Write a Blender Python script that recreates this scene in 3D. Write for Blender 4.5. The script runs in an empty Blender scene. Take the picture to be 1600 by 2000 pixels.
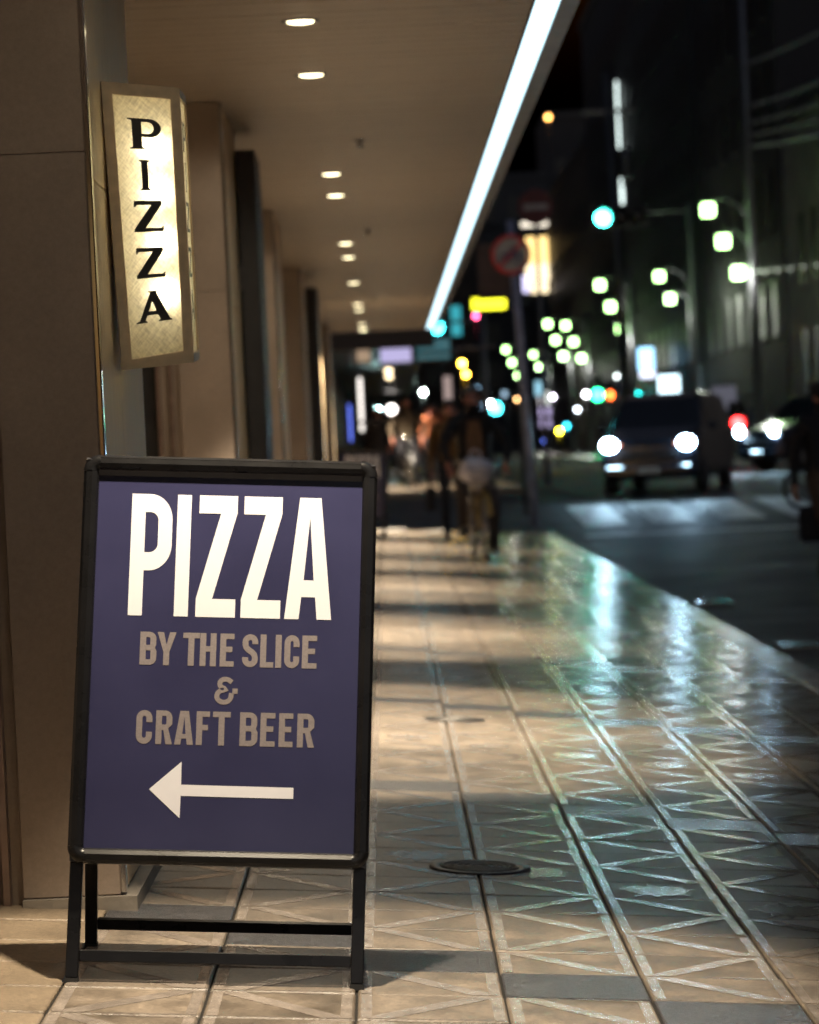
import bpy, math, random
from mathutils import Vector, Matrix
random.seed(7)
S = bpy.context.scene
COL = S.collection
R = math.radians

# ------------------------------------------------------------------ camera
F = 5950.0                       # focal length in photo pixels (about 89 mm on a 24 mm wide frame)
CAMZ = 1.115
FALL = 0.072                     # cross fall of the pavement towards the road
cd = bpy.data.cameras.new("camera")
cam = bpy.data.objects.new("camera", cd); COL.objects.link(cam)
cd.sensor_fit = 'HORIZONTAL'; cd.sensor_width = 24.0; cd.lens = 24.0 * F / 1600.0
cd.clip_start = 0.1; cd.clip_end = 3000
eY = Vector(((756 - 800) / F, (1000 - 873) / F, -1)).normalized()
eZ = Vector((-0.047, 1, 0)); eZ = (eZ - eZ.dot(eY) * eY).normalized()
eX = eY.cross(eZ)
Mc = Matrix((eX, eY, eZ))        # rows: world axes seen in camera space -> camera to world
cam.matrix_world = Matrix.Translation((0, 0, CAMZ)) @ Mc.to_4x4()
cd.dof.use_dof = True; cd.dof.focus_distance = 6.7; cd.dof.aperture_fstop = 4.1
S.camera = cam

def P(px, py, D):
    """street point seen at photo pixel px, py at distance D down the street"""
    d = Mc @ Vector(((px - 800) / F, (1000 - py) / F, -1))
    d *= D / d.y
    return Vector((d.x, d.y, d.z + CAMZ))

# ------------------------------------------------------------------ night sky and exposure
w = bpy.data.worlds.new("World"); S.world = w; w.use_nodes = True
nt = w.node_tree; bg = nt.nodes["Background"]
sky = nt.nodes.new("ShaderNodeTexSky"); sky.sky_type = 'NISHITA'; sky.sun_disc = False
sky.sun_elevation = R(-4.0); sky.sun_rotation = R(200)
nt.links.new(sky.outputs[0], bg.inputs[0]); bg.inputs[1].default_value = 1.5
S.view_settings.view_transform = 'Standard'; S.view_settings.look = 'None'
S.view_settings.exposure = 1.2; S.view_settings.gamma = 1.0; S.view_settings.use_curve_mapping = False
S.render.engine = 'CYCLES'
S.cycles.use_denoising = True; S.cycles.denoising_prefilter = 'FAST'; S.cycles.use_adaptive_sampling = False
S.cycles.max_bounces = 5; S.cycles.sample_clamp_indirect = 4.0
S.cycles.caustics_reflective = False; S.cycles.caustics_refractive = False

# ------------------------------------------------------------------ materials
def lin(r, g, b):
    f = lambda c: (c / 12.92 if c <= .04045 else ((c + .055) / 1.055) ** 2.4)
    return (f(r / 255), f(g / 255), f(b / 255))
MATS = {}
def mat(name, col, rough=.5, metal=0., spec=.5, n_scale=0, n_amt=.0, bump=0., b_scale=60., stretch=None,
        coat=0., rnd=0., rough_var=0., speck=0., coords='world', wet=None):
    if name in MATS: return MATS[name]
    m = bpy.data.materials.new(name); m.use_nodes = True; t = m.node_tree
    b = t.nodes["Principled BSDF"]; N = t.nodes.new; L = t.links.new
    b.inputs['Base Color'].default_value = (*col, 1); b.inputs['Roughness'].default_value = rough
    b.inputs['Metallic'].default_value = metal; b.inputs['Specular IOR Level'].default_value = spec
    b.inputs['Coat Weight'].default_value = coat; b.inputs['Coat Roughness'].default_value = .12
    src = None
    if n_amt or bump or rough_var or speck:
        if coords == 'world': src = N("ShaderNodeNewGeometry").outputs['Position']
        else: src = N("ShaderNodeTexCoord").outputs['Object']
        if stretch:
            mp = N("ShaderNodeVectorMath"); mp.operation = 'MULTIPLY'; mp.inputs[1].default_value = stretch
            L(src, mp.inputs[0]); src = mp.outputs[0]
    cur = None
    if n_amt:
        n = N("ShaderNodeTexNoise"); n.inputs['Scale'].default_value = n_scale; n.inputs['Detail'].default_value = 6
        L(src, n.inputs['Vector'])
        mr = N("ShaderNodeMapRange"); mr.inputs['From Min'].default_value = .3; mr.inputs['From Max'].default_value = .7
        mr.inputs['To Min'].default_value = 1 - n_amt; mr.inputs['To Max'].default_value = 1 + n_amt
        L(n.outputs['Fac'], mr.inputs[0]); cur = mr.outputs[0]
        if rough_var:
            m2 = N("ShaderNodeMapRange"); m2.inputs['From Min'].default_value = .3; m2.inputs['From Max'].default_value = .7
            m2.inputs['To Min'].default_value = rough - rough_var; m2.inputs['To Max'].default_value = rough + rough_var
            L(n.outputs['Fac'], m2.inputs[0]); L(m2.outputs[0], b.inputs['Roughness'])
    if speck:
        n = N("ShaderNodeTexNoise"); n.inputs['Scale'].default_value = 85; n.inputs['Detail'].default_value = 6; n.inputs['Roughness'].default_value = .75
        L(src, n.inputs['Vector'])
        mr = N("ShaderNodeMapRange"); mr.inputs['From Min'].default_value = .3; mr.inputs['From Max'].default_value = .7
        mr.inputs['To Min'].default_value = 1 - speck; mr.inputs['To Max'].default_value = 1 + speck
        L(n.outputs['Fac'], mr.inputs[0])
        if cur is None: cur = mr.outputs[0]
        else:
            mm = N("ShaderNodeMath"); mm.operation = 'MULTIPLY'; L(cur, mm.inputs[0]); L(mr.outputs[0], mm.inputs[1]); cur = mm.outputs[0]
    if rnd:
        oi = N("ShaderNodeObjectInfo")
        mr = N("ShaderNodeMapRange"); mr.inputs['To Min'].default_value = 1 - rnd; mr.inputs['To Max'].default_value = 1 + rnd
        L(oi.outputs['Random'], mr.inputs[0])
        if cur is None: cur = mr.outputs[0]
        else:
            mm = N("ShaderNodeMath"); mm.operation = 'MULTIPLY'; L(cur, mm.inputs[0]); L(mr.outputs[0], mm.inputs[1]); cur = mm.outputs[0]
    if wet is not None:      # rain-wet beyond the drip line of the canopy, dry below it
        pos = N("ShaderNodeNewGeometry").outputs['Position']; sx = N("ShaderNodeSeparateXYZ"); L(pos, sx.inputs[0])
        n = N("ShaderNodeTexNoise"); n.inputs['Scale'].default_value = 2.3; n.inputs['Detail'].default_value = 5; L(pos, n.inputs['Vector'])
        ma = N("ShaderNodeMath"); ma.operation = 'MULTIPLY_ADD'; ma.inputs[1].default_value = 1.3; L(n.outputs['Fac'], ma.inputs[0]); L(sx.outputs['X'], ma.inputs[2])
        mw = N("ShaderNodeMapRange"); mw.interpolation_type = 'SMOOTHSTEP'; mw.inputs['From Min'].default_value = .95; mw.inputs['From Max'].default_value = 1.75; L(ma.outputs[0], mw.inputs[0])
        old = b.inputs['Roughness'].links[0].from_socket if b.inputs['Roughness'].links else None
        mx = N("ShaderNodeMix"); mx.data_type = 'FLOAT'; mx.inputs[2].default_value = rough; mx.inputs[3].default_value = wet
        if old: L(old, mx.inputs[2])
        L(mw.outputs[0], mx.inputs[0]); L(mx.outputs[0], b.inputs['Roughness'])
        mk = N("ShaderNodeMapRange"); mk.inputs['To Min'].default_value = 1.0; mk.inputs['To Max'].default_value = .55; L(mw.outputs[0], mk.inputs[0])
        mm = N("ShaderNodeMath"); mm.operation = 'MULTIPLY'; L(cur, mm.inputs[0]); L(mk.outputs[0], mm.inputs[1]); cur = mm.outputs[0]
    if cur is not None:
        v = N("ShaderNodeVectorMath"); v.operation = 'SCALE'; v.inputs[0].default_value = col
        L(cur, v.inputs['Scale']); L(v.outputs[0], b.inputs['Base Color'])
    if bump:
        n = N("ShaderNodeTexNoise"); n.inputs['Scale'].default_value = b_scale; n.inputs['Detail'].default_value = 4
        L(src, n.inputs['Vector'])
        bp = N("ShaderNodeBump"); bp.inputs['Strength'].default_value = bump; bp.inputs['Distance'].default_value = .01
        L(n.outputs['Fac'], bp.inputs['Height']); L(bp.outputs[0], b.inputs['Normal'])
        if wet is not None:      # the water film fills the fine relief
            ms = N("ShaderNodeMapRange"); ms.inputs['To Min'].default_value = bump; ms.inputs['To Max'].default_value = bump * .45
            L(mw.outputs[0], ms.inputs[0]); L(ms.outputs[0], bp.inputs['Strength'])
    MATS[name] = m
    return m
def emit(name, col, s, sample=False):
    if name in MATS: return MATS[name]
    m = bpy.data.materials.new(name); m.use_nodes = True
    b = m.node_tree.nodes["Principled BSDF"]
    b.inputs['Base Color'].default_value = (.2, .2, .2, 1)
    b.inputs['Emission Color'].default_value = (*col, 1); b.inputs['Emission Strength'].default_value = s
    m.cycles.emission_sampling = 'AUTO' if sample else 'NONE'
    MATS[name] = m
    return m

# ------------------------------------------------------------------ mesh helpers
class MB:
    def __init__(s): s.v = []; s.f = []; s.m = []
    def add(s, vs, fs, mi=0):
        o = len(s.v); s.v += [tuple(p) for p in vs]
        for f in fs: s.f.append(tuple(i + o for i in f)); s.m.append(mi)
        return s
    def box(s, x0, x1, y0, y1, z0, z1, mi=0, c=0.):
        if c <= 0:
            vs = [(x, y, z) for z in (z0, z1) for y in (y0, y1) for x in (x0, x1)]
            return s.add(vs, [(0, 2, 3, 1), (4, 5, 7, 6), (0, 1, 5, 4), (2, 6, 7, 3), (0, 4, 6, 2), (1, 3, 7, 5)], mi)
        vs = []; idx = {}
        X = (x0, x1); Y = (y0, y1); Z = (z0, z1)
        for a in (0, 1):
            for b in (0, 1):
                for d in (0, 1):
                    sx = c if a == 0 else -c; sy = c if b == 0 else -c; sz = c if d == 0 else -c
                    for ax in range(3):
                        p = [X[a] + sx, Y[b] + sy, Z[d] + sz]
                        p[ax] = (X[a], Y[b], Z[d])[ax]
                        idx[(a, b, d, ax)] = len(vs); vs.append(tuple(p))
        fs = []
        for a in (0, 1):
            q = [idx[(a, b, d, 0)] for b, d in ((0, 0), (1, 0), (1, 1), (0, 1))]; fs.append(q if a else q[::-1])
            q = [idx[(b, a, d, 1)] for b, d in ((0, 0), (1, 0), (1, 1), (0, 1))]; fs.append(q[::-1] if a else q)
            q = [idx[(b, d, a, 2)] for b, d in ((0, 0), (1, 0), (1, 1), (0, 1))]; fs.append(q if a else q[::-1])
        for a in (0, 1):
            for b in (0, 1):
                fs.append([idx[(a, b, 0, 0)], idx[(a, b, 1, 0)], idx[(a, b, 1, 1)], idx[(a, b, 0, 1)]])
                fs.append([idx[(a, 0, b, 0)], idx[(a, 1, b, 0)], idx[(a, 1, b, 2)], idx[(a, 0, b, 2)]])
                fs.append([idx[(0, a, b, 1)], idx[(1, a, b, 1)], idx[(1, a, b, 2)], idx[(0, a, b, 2)]])
        for k in [(a, b, d) for a in (0, 1) for b in (0, 1) for d in (0, 1)]:
            fs.append([idx[(*k, 0)], idx[(*k, 1)], idx[(*k, 2)]])
        return s.add(vs, fs, mi)
    def hexa(s, p, mi=0):       # 8 corners: bottom 4 then top 4, both in the same turning order
        return s.add(p, [(3, 2, 1, 0), (4, 5, 6, 7), (0, 1, 5, 4), (1, 2, 6, 5), (2, 3, 7, 6), (3, 0, 4, 7)], mi)
    def tube(s, path, r, n=8, mi=0, cap=True):
        path = [Vector(p) for p in path]; rs = r if isinstance(r, (list, tuple)) else [r] * len(path)
        vs = []; fs = []; prev = None
        for i, p in enumerate(path):
            d = (path[min(i + 1, len(path) - 1)] - path[max(i - 1, 0)]).normalized()
            if prev is None:
                a = Vector((0, 0, 1)) if abs(d.z) < .9 else Vector((1, 0, 0))
                u = d.cross(a).normalized()
            else:
                u = (prev - prev.dot(d) * d).normalized()
            prev = u; v = d.cross(u)
            for k in range(n):
                t = 2 * math.pi * k / n
                vs.append(p + (u * math.cos(t) + v * math.sin(t)) * rs[i])
        for i in range(len(path) - 1):
            for k in range(n):
                fs.append((i * n + k, i * n + (k + 1) % n, (i + 1) * n + (k + 1) % n, (i + 1) * n + k))
        if cap:
            fs.append(tuple(range(n))[::-1]); fs.append(tuple((len(path) - 1) * n + k for k in range(n)))
        return s.add(vs, fs, mi)
    def lathe(s, prof, n=24, mi=0, c=(0, 0, 0), axis='z', cap=True):
        vs = []; fs = []
        for (r, h) in prof:
            for k in range(n):
                t = 2 * math.pi * k / n; a, b = r * math.cos(t), r * math.sin(t)
                q = (a, b, h) if axis == 'z' else ((a, h, b) if axis == 'y' else (h, a, b))
                vs.append((q[0] + c[0], q[1] + c[1], q[2] + c[2]))
        for i in range(len(prof) - 1):
            for k in range(n):
                fs.append((i * n + k, i * n + (k + 1) % n, (i + 1) * n + (k + 1) % n, (i + 1) * n + k))
        if cap and prof[0][0] > 1e-6: fs.append(tuple(range(n))[::-1])
        if cap and prof[-1][0] > 1e-6: fs.append(tuple((len(prof) - 1) * n + k for k in range(n)))
        return s.add(vs, fs, mi)
    def ball(s, c, r, n=12, mi=0, sq=(1, 1, 1)):
        vs = []; fs = []; h = n // 2
        for i in range(h + 1):
            a = math.pi * i / h
            for k in range(n):
                t = 2 * math.pi * k / n
                vs.append((c[0] + r * sq[0] * math.sin(a) * math.cos(t), c[1] + r * sq[1] * math.sin(a) * math.sin(t), c[2] + r * sq[2] * math.cos(a)))
        for i in range(h):
            for k in range(n):
                fs.append((i * n + k, (i + 1) * n + k, (i + 1) * n + (k + 1) % n, i * n + (k + 1) % n))
        return s.add(vs, fs, mi)
    def torus(s, c, R0, r, n=32, k=8, axis='y', mi=0):
        vs = []; fs = []
        for i in range(n):
            a = 2 * math.pi * i / n
            for j in range(k):
                b = 2 * math.pi * j / k
                rr = R0 + r * math.cos(b); h = r * math.sin(b)
                q = {'z': (rr * math.cos(a), rr * math.sin(a), h), 'y': (rr * math.cos(a), h, rr * math.sin(a)), 'x': (h, rr * math.cos(a), rr * math.sin(a))}[axis]
                vs.append((q[0] + c[0], q[1] + c[1], q[2] + c[2]))
        for i in range(n):
            for j in range(k):
                fs.append((i * k + j, ((i + 1) % n) * k + j, ((i + 1) % n) * k + (j + 1) % k, i * k + (j + 1) % k))
        return s.add(vs, fs, mi)
    def mesh(s, name, mats, smooth=False):
        me = bpy.data.meshes.new(name); me.from_pydata(s.v, [], s.f)
        for m in (mats if isinstance(mats, (list, tuple)) else [mats]): me.materials.append(m)
        for i, p in enumerate(me.polygons):
            p.material_index = s.m[i]; p.use_smooth = smooth
        me.update()
        return me
    def build(s, name, mats, parent=None, smooth=False):
        return link(name, s.mesh(name, mats, smooth), parent)
def link(name, me, parent=None):
    o = bpy.data.objects.new(name, me); COL.objects.link(o)
    if parent: o.parent = parent
    return o
def tag(o, label=None, cat=None, group=None, kind=None):
    if label: o["label"] = label
    if cat: o["category"] = cat
    if group: o["group"] = group
    if kind: o["kind"] = kind
    return o
def thing(name, label, cat, loc=(0, 0, 0), rot=(0, 0, 0), group=None):
    o = bpy.data.objects.new(name, None); COL.objects.link(o); o.empty_display_size = .1
    o.location = loc; o.rotation_euler = rot
    return tag(o, label, cat, group)
def copy_tree(o, parent=None):
    c = o.copy(); COL.objects.link(c); c.parent = parent
    for ch in list(o.children): copy_tree(ch, c)
    return c

# ------------------------------------------------------------------ palette
M_tile = mat('paving_stone', (.20, .163, .127), .40, n_scale=9, n_amt=.4, bump=.22, b_scale=170, rnd=.2, rough_var=.08, speck=.5, spec=.5, wet=.33)
M_tile_plain = mat('paving_stone_plain', (.27, .212, .15), .42, n_scale=7, n_amt=.2, bump=.3, b_scale=160, rnd=.08, speck=.35)
M_dark = mat('dark_granite', (.07, .07, .078), .34, n_scale=30, n_amt=.25, bump=.7, b_scale=240, rnd=.1, speck=.9, wet=.18)
M_inlay = mat('pale_inlay', (.33, .285, .25), .14, n_scale=14, n_amt=.3, bump=.12, b_scale=200, speck=.25, wet=.14)
M_joint = mat('joint_dirt', (.012, .010, .008), .9)
M_asph = mat('wet_asphalt', (.026, .027, .029), .58, spec=.4, n_scale=1.2, n_amt=.25, bump=.5, b_scale=90, rough_var=.1)
M_paint = mat('road_paint', (.78, .78, .75), .5, n_scale=6, n_amt=.2, bump=.2, b_scale=80)
M_kerb = mat('kerb_concrete', (.36, .36, .35), .22, n_scale=9, n_amt=.2, bump=.25, rnd=.12)
M_stone = mat('brown_stone', (.30, .243, .20), .5, n_scale=2.4, n_amt=.16, bump=.06, b_scale=120, speck=.12)
M_clad = mat('brushed_metal', (.76, .59, .37), .55, metal=.05, n_scale=3, n_amt=.18, stretch=(60, 60, 1.2), rough_var=.07)
M_trim = mat('polished_trim', (.62, .6, .58), .12, metal=1.)
M_ceil = mat('wood_grain_ceiling', (.29, .245, .195), .42, n_scale=9, n_amt=.3, stretch=(1.0, 26, 1), bump=.05, b_scale=30, rough_var=.06)
M_black = mat('black_frame', (.008, .008, .009), .3, spec=.22, n_scale=9, n_amt=.2, bump=.03, b_scale=300, rough_var=.06)
M_poster = mat('purple_poster', (.029, .030, .082), .30, n_scale=4, n_amt=.12, rough_var=.025, coat=.25, bump=.012, b_scale=14)
M_pshade = mat('poster_top_shade', (.010, .010, .028), .35)  # darkened poster colour, paints the shade of the frame lip
M_white = mat('white_print', (.72, .73, .79), .45, n_scale=5, n_amt=.03)
M_grey = mat('taupe_print', (.215, .19, .195), .45, n_scale=240, n_amt=.12)
M_dmetal = mat('dark_metal', (.022, .022, .026), .4, n_scale=12, n_amt=.25)
M_gmetal = mat('grey_metal', (.16, .165, .175), .42, metal=.5, n_scale=9, n_amt=.2)
M_cream = mat('cream_enamel', (.52, .41, .27), .5, n_scale=22, n_amt=.14, bump=.05)
M_liner = mat('white_liner', (.82, .78, .68), .6, n_scale=15, n_amt=.05)
M_ink = mat('black_lettering', (.006, .005, .004), .5)
M_iron = mat('cast_iron', (.13, .125, .12), .5, metal=.4, n_scale=40, n_amt=.3, bump=.3, b_scale=200)
M_glass = mat('dark_glass', (.012, .014, .018), .08, spec=.6, n_scale=3, n_amt=.1)
M_rubber = mat('rubber', (.012, .012, .012), .7, n_scale=20, n_amt=.2)

# ------------------------------------------------------------------ 2D lettering
def arc(cx, cy, rx, ry, a0, a1, n=10):
    return [(cx + rx * math.cos(R(a0 + (a1 - a0) * i / n)), cy + ry * math.sin(R(a0 + (a1 - a0) * i / n))) for i in range(n + 1)]
def stroke(path, t, tx=None):
    tx = tx or t
    l, r = [], []
    for i, p in enumerate(path):
        a = path[max(i - 1, 0)]; b = path[min(i + 1, len(path) - 1)]
        dx, dy = b[0] - a[0], b[1] - a[1]; d = math.hypot(dx, dy) or 1
        nx, ny = -dy / d, dx / d
        l.append((p[0] + nx * t / 2, p[1] + ny * t / 2)); r.append((p[0] - nx * t / 2, p[1] - ny * t / 2))
    return l + r[::-1]
def glyph(ch, wd, h, s, b=None):
    """contours of a bold condensed capital, wd wide and h high, stem s, bar b"""
    b = b or s * .92
    if ch == 'I': return [[(0, 0), (wd, 0), (wd, h), (0, h)]]
    if ch == 'P' or ch == 'R':
        pb = .37 * h if ch == 'P' else .42 * h
        ro = min(wd * .55, .21 * h); ri = max(ro - s, .01 * h)
        out = [(0, 0), (s, 0), (s, pb)]
        if ch == 'P':
            out += [(wd - ro, pb)] + arc(wd - ro, pb + ro * 1.15, ro, ro * 1.15, -90, 0)[1:]
        else:
            out = [(0, 0), (s, 0), (s, pb), (wd * .46, pb), (wd - s * 1.02, 0), (wd * 1.02, 0), (wd * .76, pb + .05 * h), (wd, pb + .17 * h)]
        out += arc(wd - ro, h - ro * 1.15, ro, ro * 1.15, 0, 90) + [(0, h)]
        yb, yt = pb + b, h - b
        inn = [(s, yb), (wd - s - ri, yb)] + arc(wd - s - ri, yb + ri, ri, ri, -90, 0) + arc(wd - s - ri, yt - ri, ri, ri, 0, 90) + [(s, yt)]
        return [out, inn]
    if ch == 'B':
        ro = wd * .42; ri = max(ro - s, .02 * h); m = .52 * h
        out = [(0, 0), (wd - ro, 0)] + arc(wd - ro, ro, ro, ro, -90, 0) + [(wd, m - .1 * h), (wd - .10 * wd, m), (wd - .03 * wd, m + .1 * h)] + arc(wd * .97 - ro, h - ro, ro, ro, 0, 90) + [(0, h)]
        def hole(y0, y1, x1): return [(s, y0), (x1 - ri, y0)] + arc(x1 - ri, y0 + ri, ri, ri, -90, 0, 5) + arc(x1 - ri, y1 - ri, ri, ri, 0, 90, 5) + [(s, y1)]
        return [out, hole(b, m - b / 2, wd - s), hole(m + b / 2, h - b, wd * .97 - s)]
    if ch == 'Z': return [[(0, 0), (wd, 0), (wd, b), (s * 1.16, b), (wd * .985, h - b * .95), (wd * .985, h), (.015 * wd, h), (.015 * wd, h - b), (wd - s * 1.22, h - b), (0, b)]]
    if ch == 'A':
        c = wd / 2; tw = wd * .228
        out = [(0, 0), (s * 1.03, 0), (s * 1.03 + wd * .045, h * .182), (wd - s * 1.03 - wd * .045, h * .182), (wd - s * 1.03, 0), (wd, 0), (c + tw, h), (c - tw, h)]
        y0, y1 = h * .32, h * .83
        x0 = s * 1.03 + wd * .085
        return [out, [(x0, y0), (wd - x0, y0), (c, y1)]]
    if ch == 'Y':
        c = wd / 2; y = .40 * h
        return [[(c - s / 2, 0), (c + s / 2, 0), (c + s / 2, y), (wd, h), (wd - s * 1.08, h), (c, y + .22 * h), (s * 1.08, h), (0, h), (c - s / 2, y)]]
    if ch == 'T': return [[(wd / 2 - s / 2, 0), (wd / 2 + s / 2, 0), (wd / 2 + s / 2, h - b), (wd, h - b), (wd, h), (0, h), (0, h - b), (wd / 2 - s / 2, h - b)]]
    if ch == 'H': return [[(0, 0), (s, 0), (s, .44 * h), (wd - s, .44 * h), (wd - s, 0), (wd, 0), (wd, h), (wd - s, h), (wd - s, .44 * h + b), (s, .44 * h + b), (s, h), (0, h)]]
    if ch in 'EF':
        bot = [(0, 0), (wd, 0), (wd, b), (s, b), (s, .44 * h)] if ch == 'E' else [(0, 0), (s, 0), (s, .44 * h)]
        return [bot + [(wd * .88, .44 * h), (wd * .88, .44 * h + b), (s, .44 * h + b), (s, h - b), (wd, h - b), (wd, h), (0, h)]]
    if ch == 'L': return [[(0, 0), (wd, 0), (wd, b), (s, b), (s, h), (0, h)]]
    if ch == 'C':
        r = wd / 2 - s / 2; k = 1.05
        path = [(wd - s / 2, h * .36)] + [(wd / 2 + r * math.cos(R(a)), s / 2 + r * k + r * k * math.sin(R(a))) for a in range(0, -181, -15)]
        path += [(wd / 2 + r * math.cos(R(a)), h - s / 2 - r * k + r * k * math.sin(R(a))) for a in range(180, -1, -15)] + [(wd - s / 2, h * .64)]
        return [stroke(path, s)]
    if ch == 'S':
        r = wd / 2 - s / 2; q = h - s / 2 - r
        path = [(wd - s / 2, h * .70)] + [(wd / 2 + r * math.cos(R(a)), q + r * math.sin(R(a))) for a in range(0, 181, 15)]
        path += [(s / 2, h * .68), (s * .62, h * .60), (wd * .40, h * .52), (wd * .60, h * .46), (wd - s * .62, h * .38), (wd - s / 2, h * .31)]
        path += [(wd / 2 + r * math.cos(R(a)), s / 2 + r + r * math.sin(R(a))) for a in range(0, -181, -15)] + [(s / 2, h * .30)]
        return [stroke(path, s)]
    if ch == '&':
        path = [(wd * .80, h * .80)] + [(wd * .50 + wd * .27 * math.cos(R(a)), h * .745 + h * .165 * math.sin(R(a))) for a in range(40, 261, 20)]
        path += [(wd * .55, h * .53)]
        p2 = [(wd * .55, h * .53)] + [(wd * .44 + wd * .33 * math.cos(R(a)), h * .305 + h * .215 * math.sin(R(a))) for a in range(92, 361, 20)] + [(wd * .79, h * .42)]
        return [stroke(path[:-1] + p2, s)]
    if ch == '-': return [[(0, 0), (wd, 0), (wd, h), (0, h)]]
    return []
def serif_glyph(ch, wd, h):
    s = .30 * wd; t = .035 * h; e = .10 * wd
    if ch == 'I': return [[(-e, 0), (wd + e, 0), (wd + e, t), (wd * .86, t * 2), (wd * .86, h - 2 * t), (wd + e, h - t), (wd + e, h), (-e, h), (-e, h - t), (wd * .14, h - 2 * t), (wd * .14, 2 * t), (-e, t)]]
    if ch == 'P':
        y = .40 * h
        out = [(0, 0), (s + e * 2, 0), (s + e * 2, t), (s + e, t * 2), (s + e, y), (wd * .66, y)] + arc(wd * .66, (y + h) / 2, wd * .36, (h - y) / 2, -90, 90, 14) + [(-e * .3, h), (-e * .3, h - t), (e, h - 2 * t), (e, 2 * t), (0, t)]
        inn = [(s + e, y + .105 * h), (wd * .62, y + .105 * h)] + arc(wd * .62, (y + h) / 2, wd * .17, (h - y) / 2 - .105 * h, -90, 90, 12) + [(s + e, h - .105 * h)]
        return [out, inn]
    if ch == 'Z': return [[(0, 0), (wd * .97, 0), (wd, .17 * h), (wd * .95, .17 * h), (wd * .90, .12 * h), (wd * .38, .13 * h), (wd * .96, .88 * h), (wd * .96, h), (wd * .04, h), (wd * .02, .80 * h), (wd * .07, .80 * h), (wd * .12, .87 * h), (wd * .60, .86 * h), (0, .1 * h)]]
    if ch == 'A':
        return [[(-.04 * wd, 0), (.29 * wd, 0), (.29 * wd, t), (.235 * wd, 2 * t), (.30 * wd, .23 * h), (.615 * wd, .23 * h), (.695 * wd, 2 * t), (.63 * wd, t), (.63 * wd, 0), (1.04 * wd, 0), (1.04 * wd, t), (.97 * wd, 2 * t), (.60 * wd, .955 * h), (.64 * wd, .96 * h), (.64 * wd, h), (.36 * wd, h), (.36 * wd, .96 * h), (.42 * wd, .955 * h), (.06 * wd, 2 * t), (-.04 * wd, t)],
                [(.34 * wd, .35 * h), (.575 * wd, .35 * h), (.465 * wd, .66 * h)]]
    return []
def fill2d(contours):
    cu = bpy.data.curves.new("tmp", 'CURVE'); cu.dimensions = '2D'; cu.fill_mode = 'BOTH'
    for c in contours:
        sp = cu.splines.new('POLY'); sp.points.add(len(c) - 1); sp.use_cyclic_u = True
        for i, p in enumerate(c): sp.points[i].co = (p[0], p[1], 0, 1)
    o = bpy.data.objects.new("tmp", cu); COL.objects.link(o)
    dg = bpy.context.evaluated_depsgraph_get()
    me = bpy.data.meshes.new_from_object(o.evaluated_get(dg))
    vs = [tuple(v.co[:2]) for v in me.vertices]; fs = [tuple(p.vertices) for p in me.polygons]
    bpy.data.objects.remove(o); bpy.data.curves.remove(cu); bpy.data.meshes.remove(me)
    return vs, fs
def text_mesh(mb, items, fn, mi=0):
    """items: list of (contours, ox, oy); fn maps 2D to 3D; faces wound to face the reader"""
    for cs, ox, oy in items:
        vs, fs = fill2d([[(x + ox, y + oy) for x, y in c] for c in cs])
        mb.add([fn(x, y) for x, y in vs], [f if _ccw(vs, f) else f[::-1] for f in fs], mi)
def _ccw(vs, f):
    a = 0
    for i in range(len(f)):
        x0, y0 = vs[f[i]]; x1, y1 = vs[f[(i + 1) % len(f)]]; a += x0 * y1 - x1 * y0
    return a > 0

# ================================================================== SETTING
def rz(y):                        # height of the carriageway along the street
    pts = [(-50, -.30), (34, -.30), (41, -.21), (46, -.02), (51, .20), (56, .22), (3000, .22)]
    for (a, za), (b, zb) in zip(pts, pts[1:]):
        if y <= b: return za + (zb - za) * (y - a) / (b - a)
    return .22
def tagS(o): o["kind"] = "structure"; return o
tagS(MB().box(-900, 900, -60, 1500, -1.2, -.9).build('ground', M_asph))
ys = [-8, 10, 34, 37, 41, 43.5, 46, 48.5, 51, 53, 56, 66, 68, 240]
def strip(name, x0, x1, ya, yb, m, dz=0):
    yy = sorted({ya, yb} | {y for y in ys if ya < y < yb}); b = MB()
    for a, c in zip(yy, yy[1:]):
        b.add([(x0, a, rz(a) + dz), (x1, a, rz(a) + dz), (x1, c, rz(c) + dz), (x0, c, rz(c) + dz)], [(0, 1, 2, 3)])
    return b.build(name, m)
tagS(strip('road', 2.19, 40, -8, 240, M_asph))
tagS(strip('side_street', -40, 2.19, 41.2, 53, M_asph, .002))
KX0, KX1 = 1.987, 2.187
def pz(x): return -FALL * x
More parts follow.
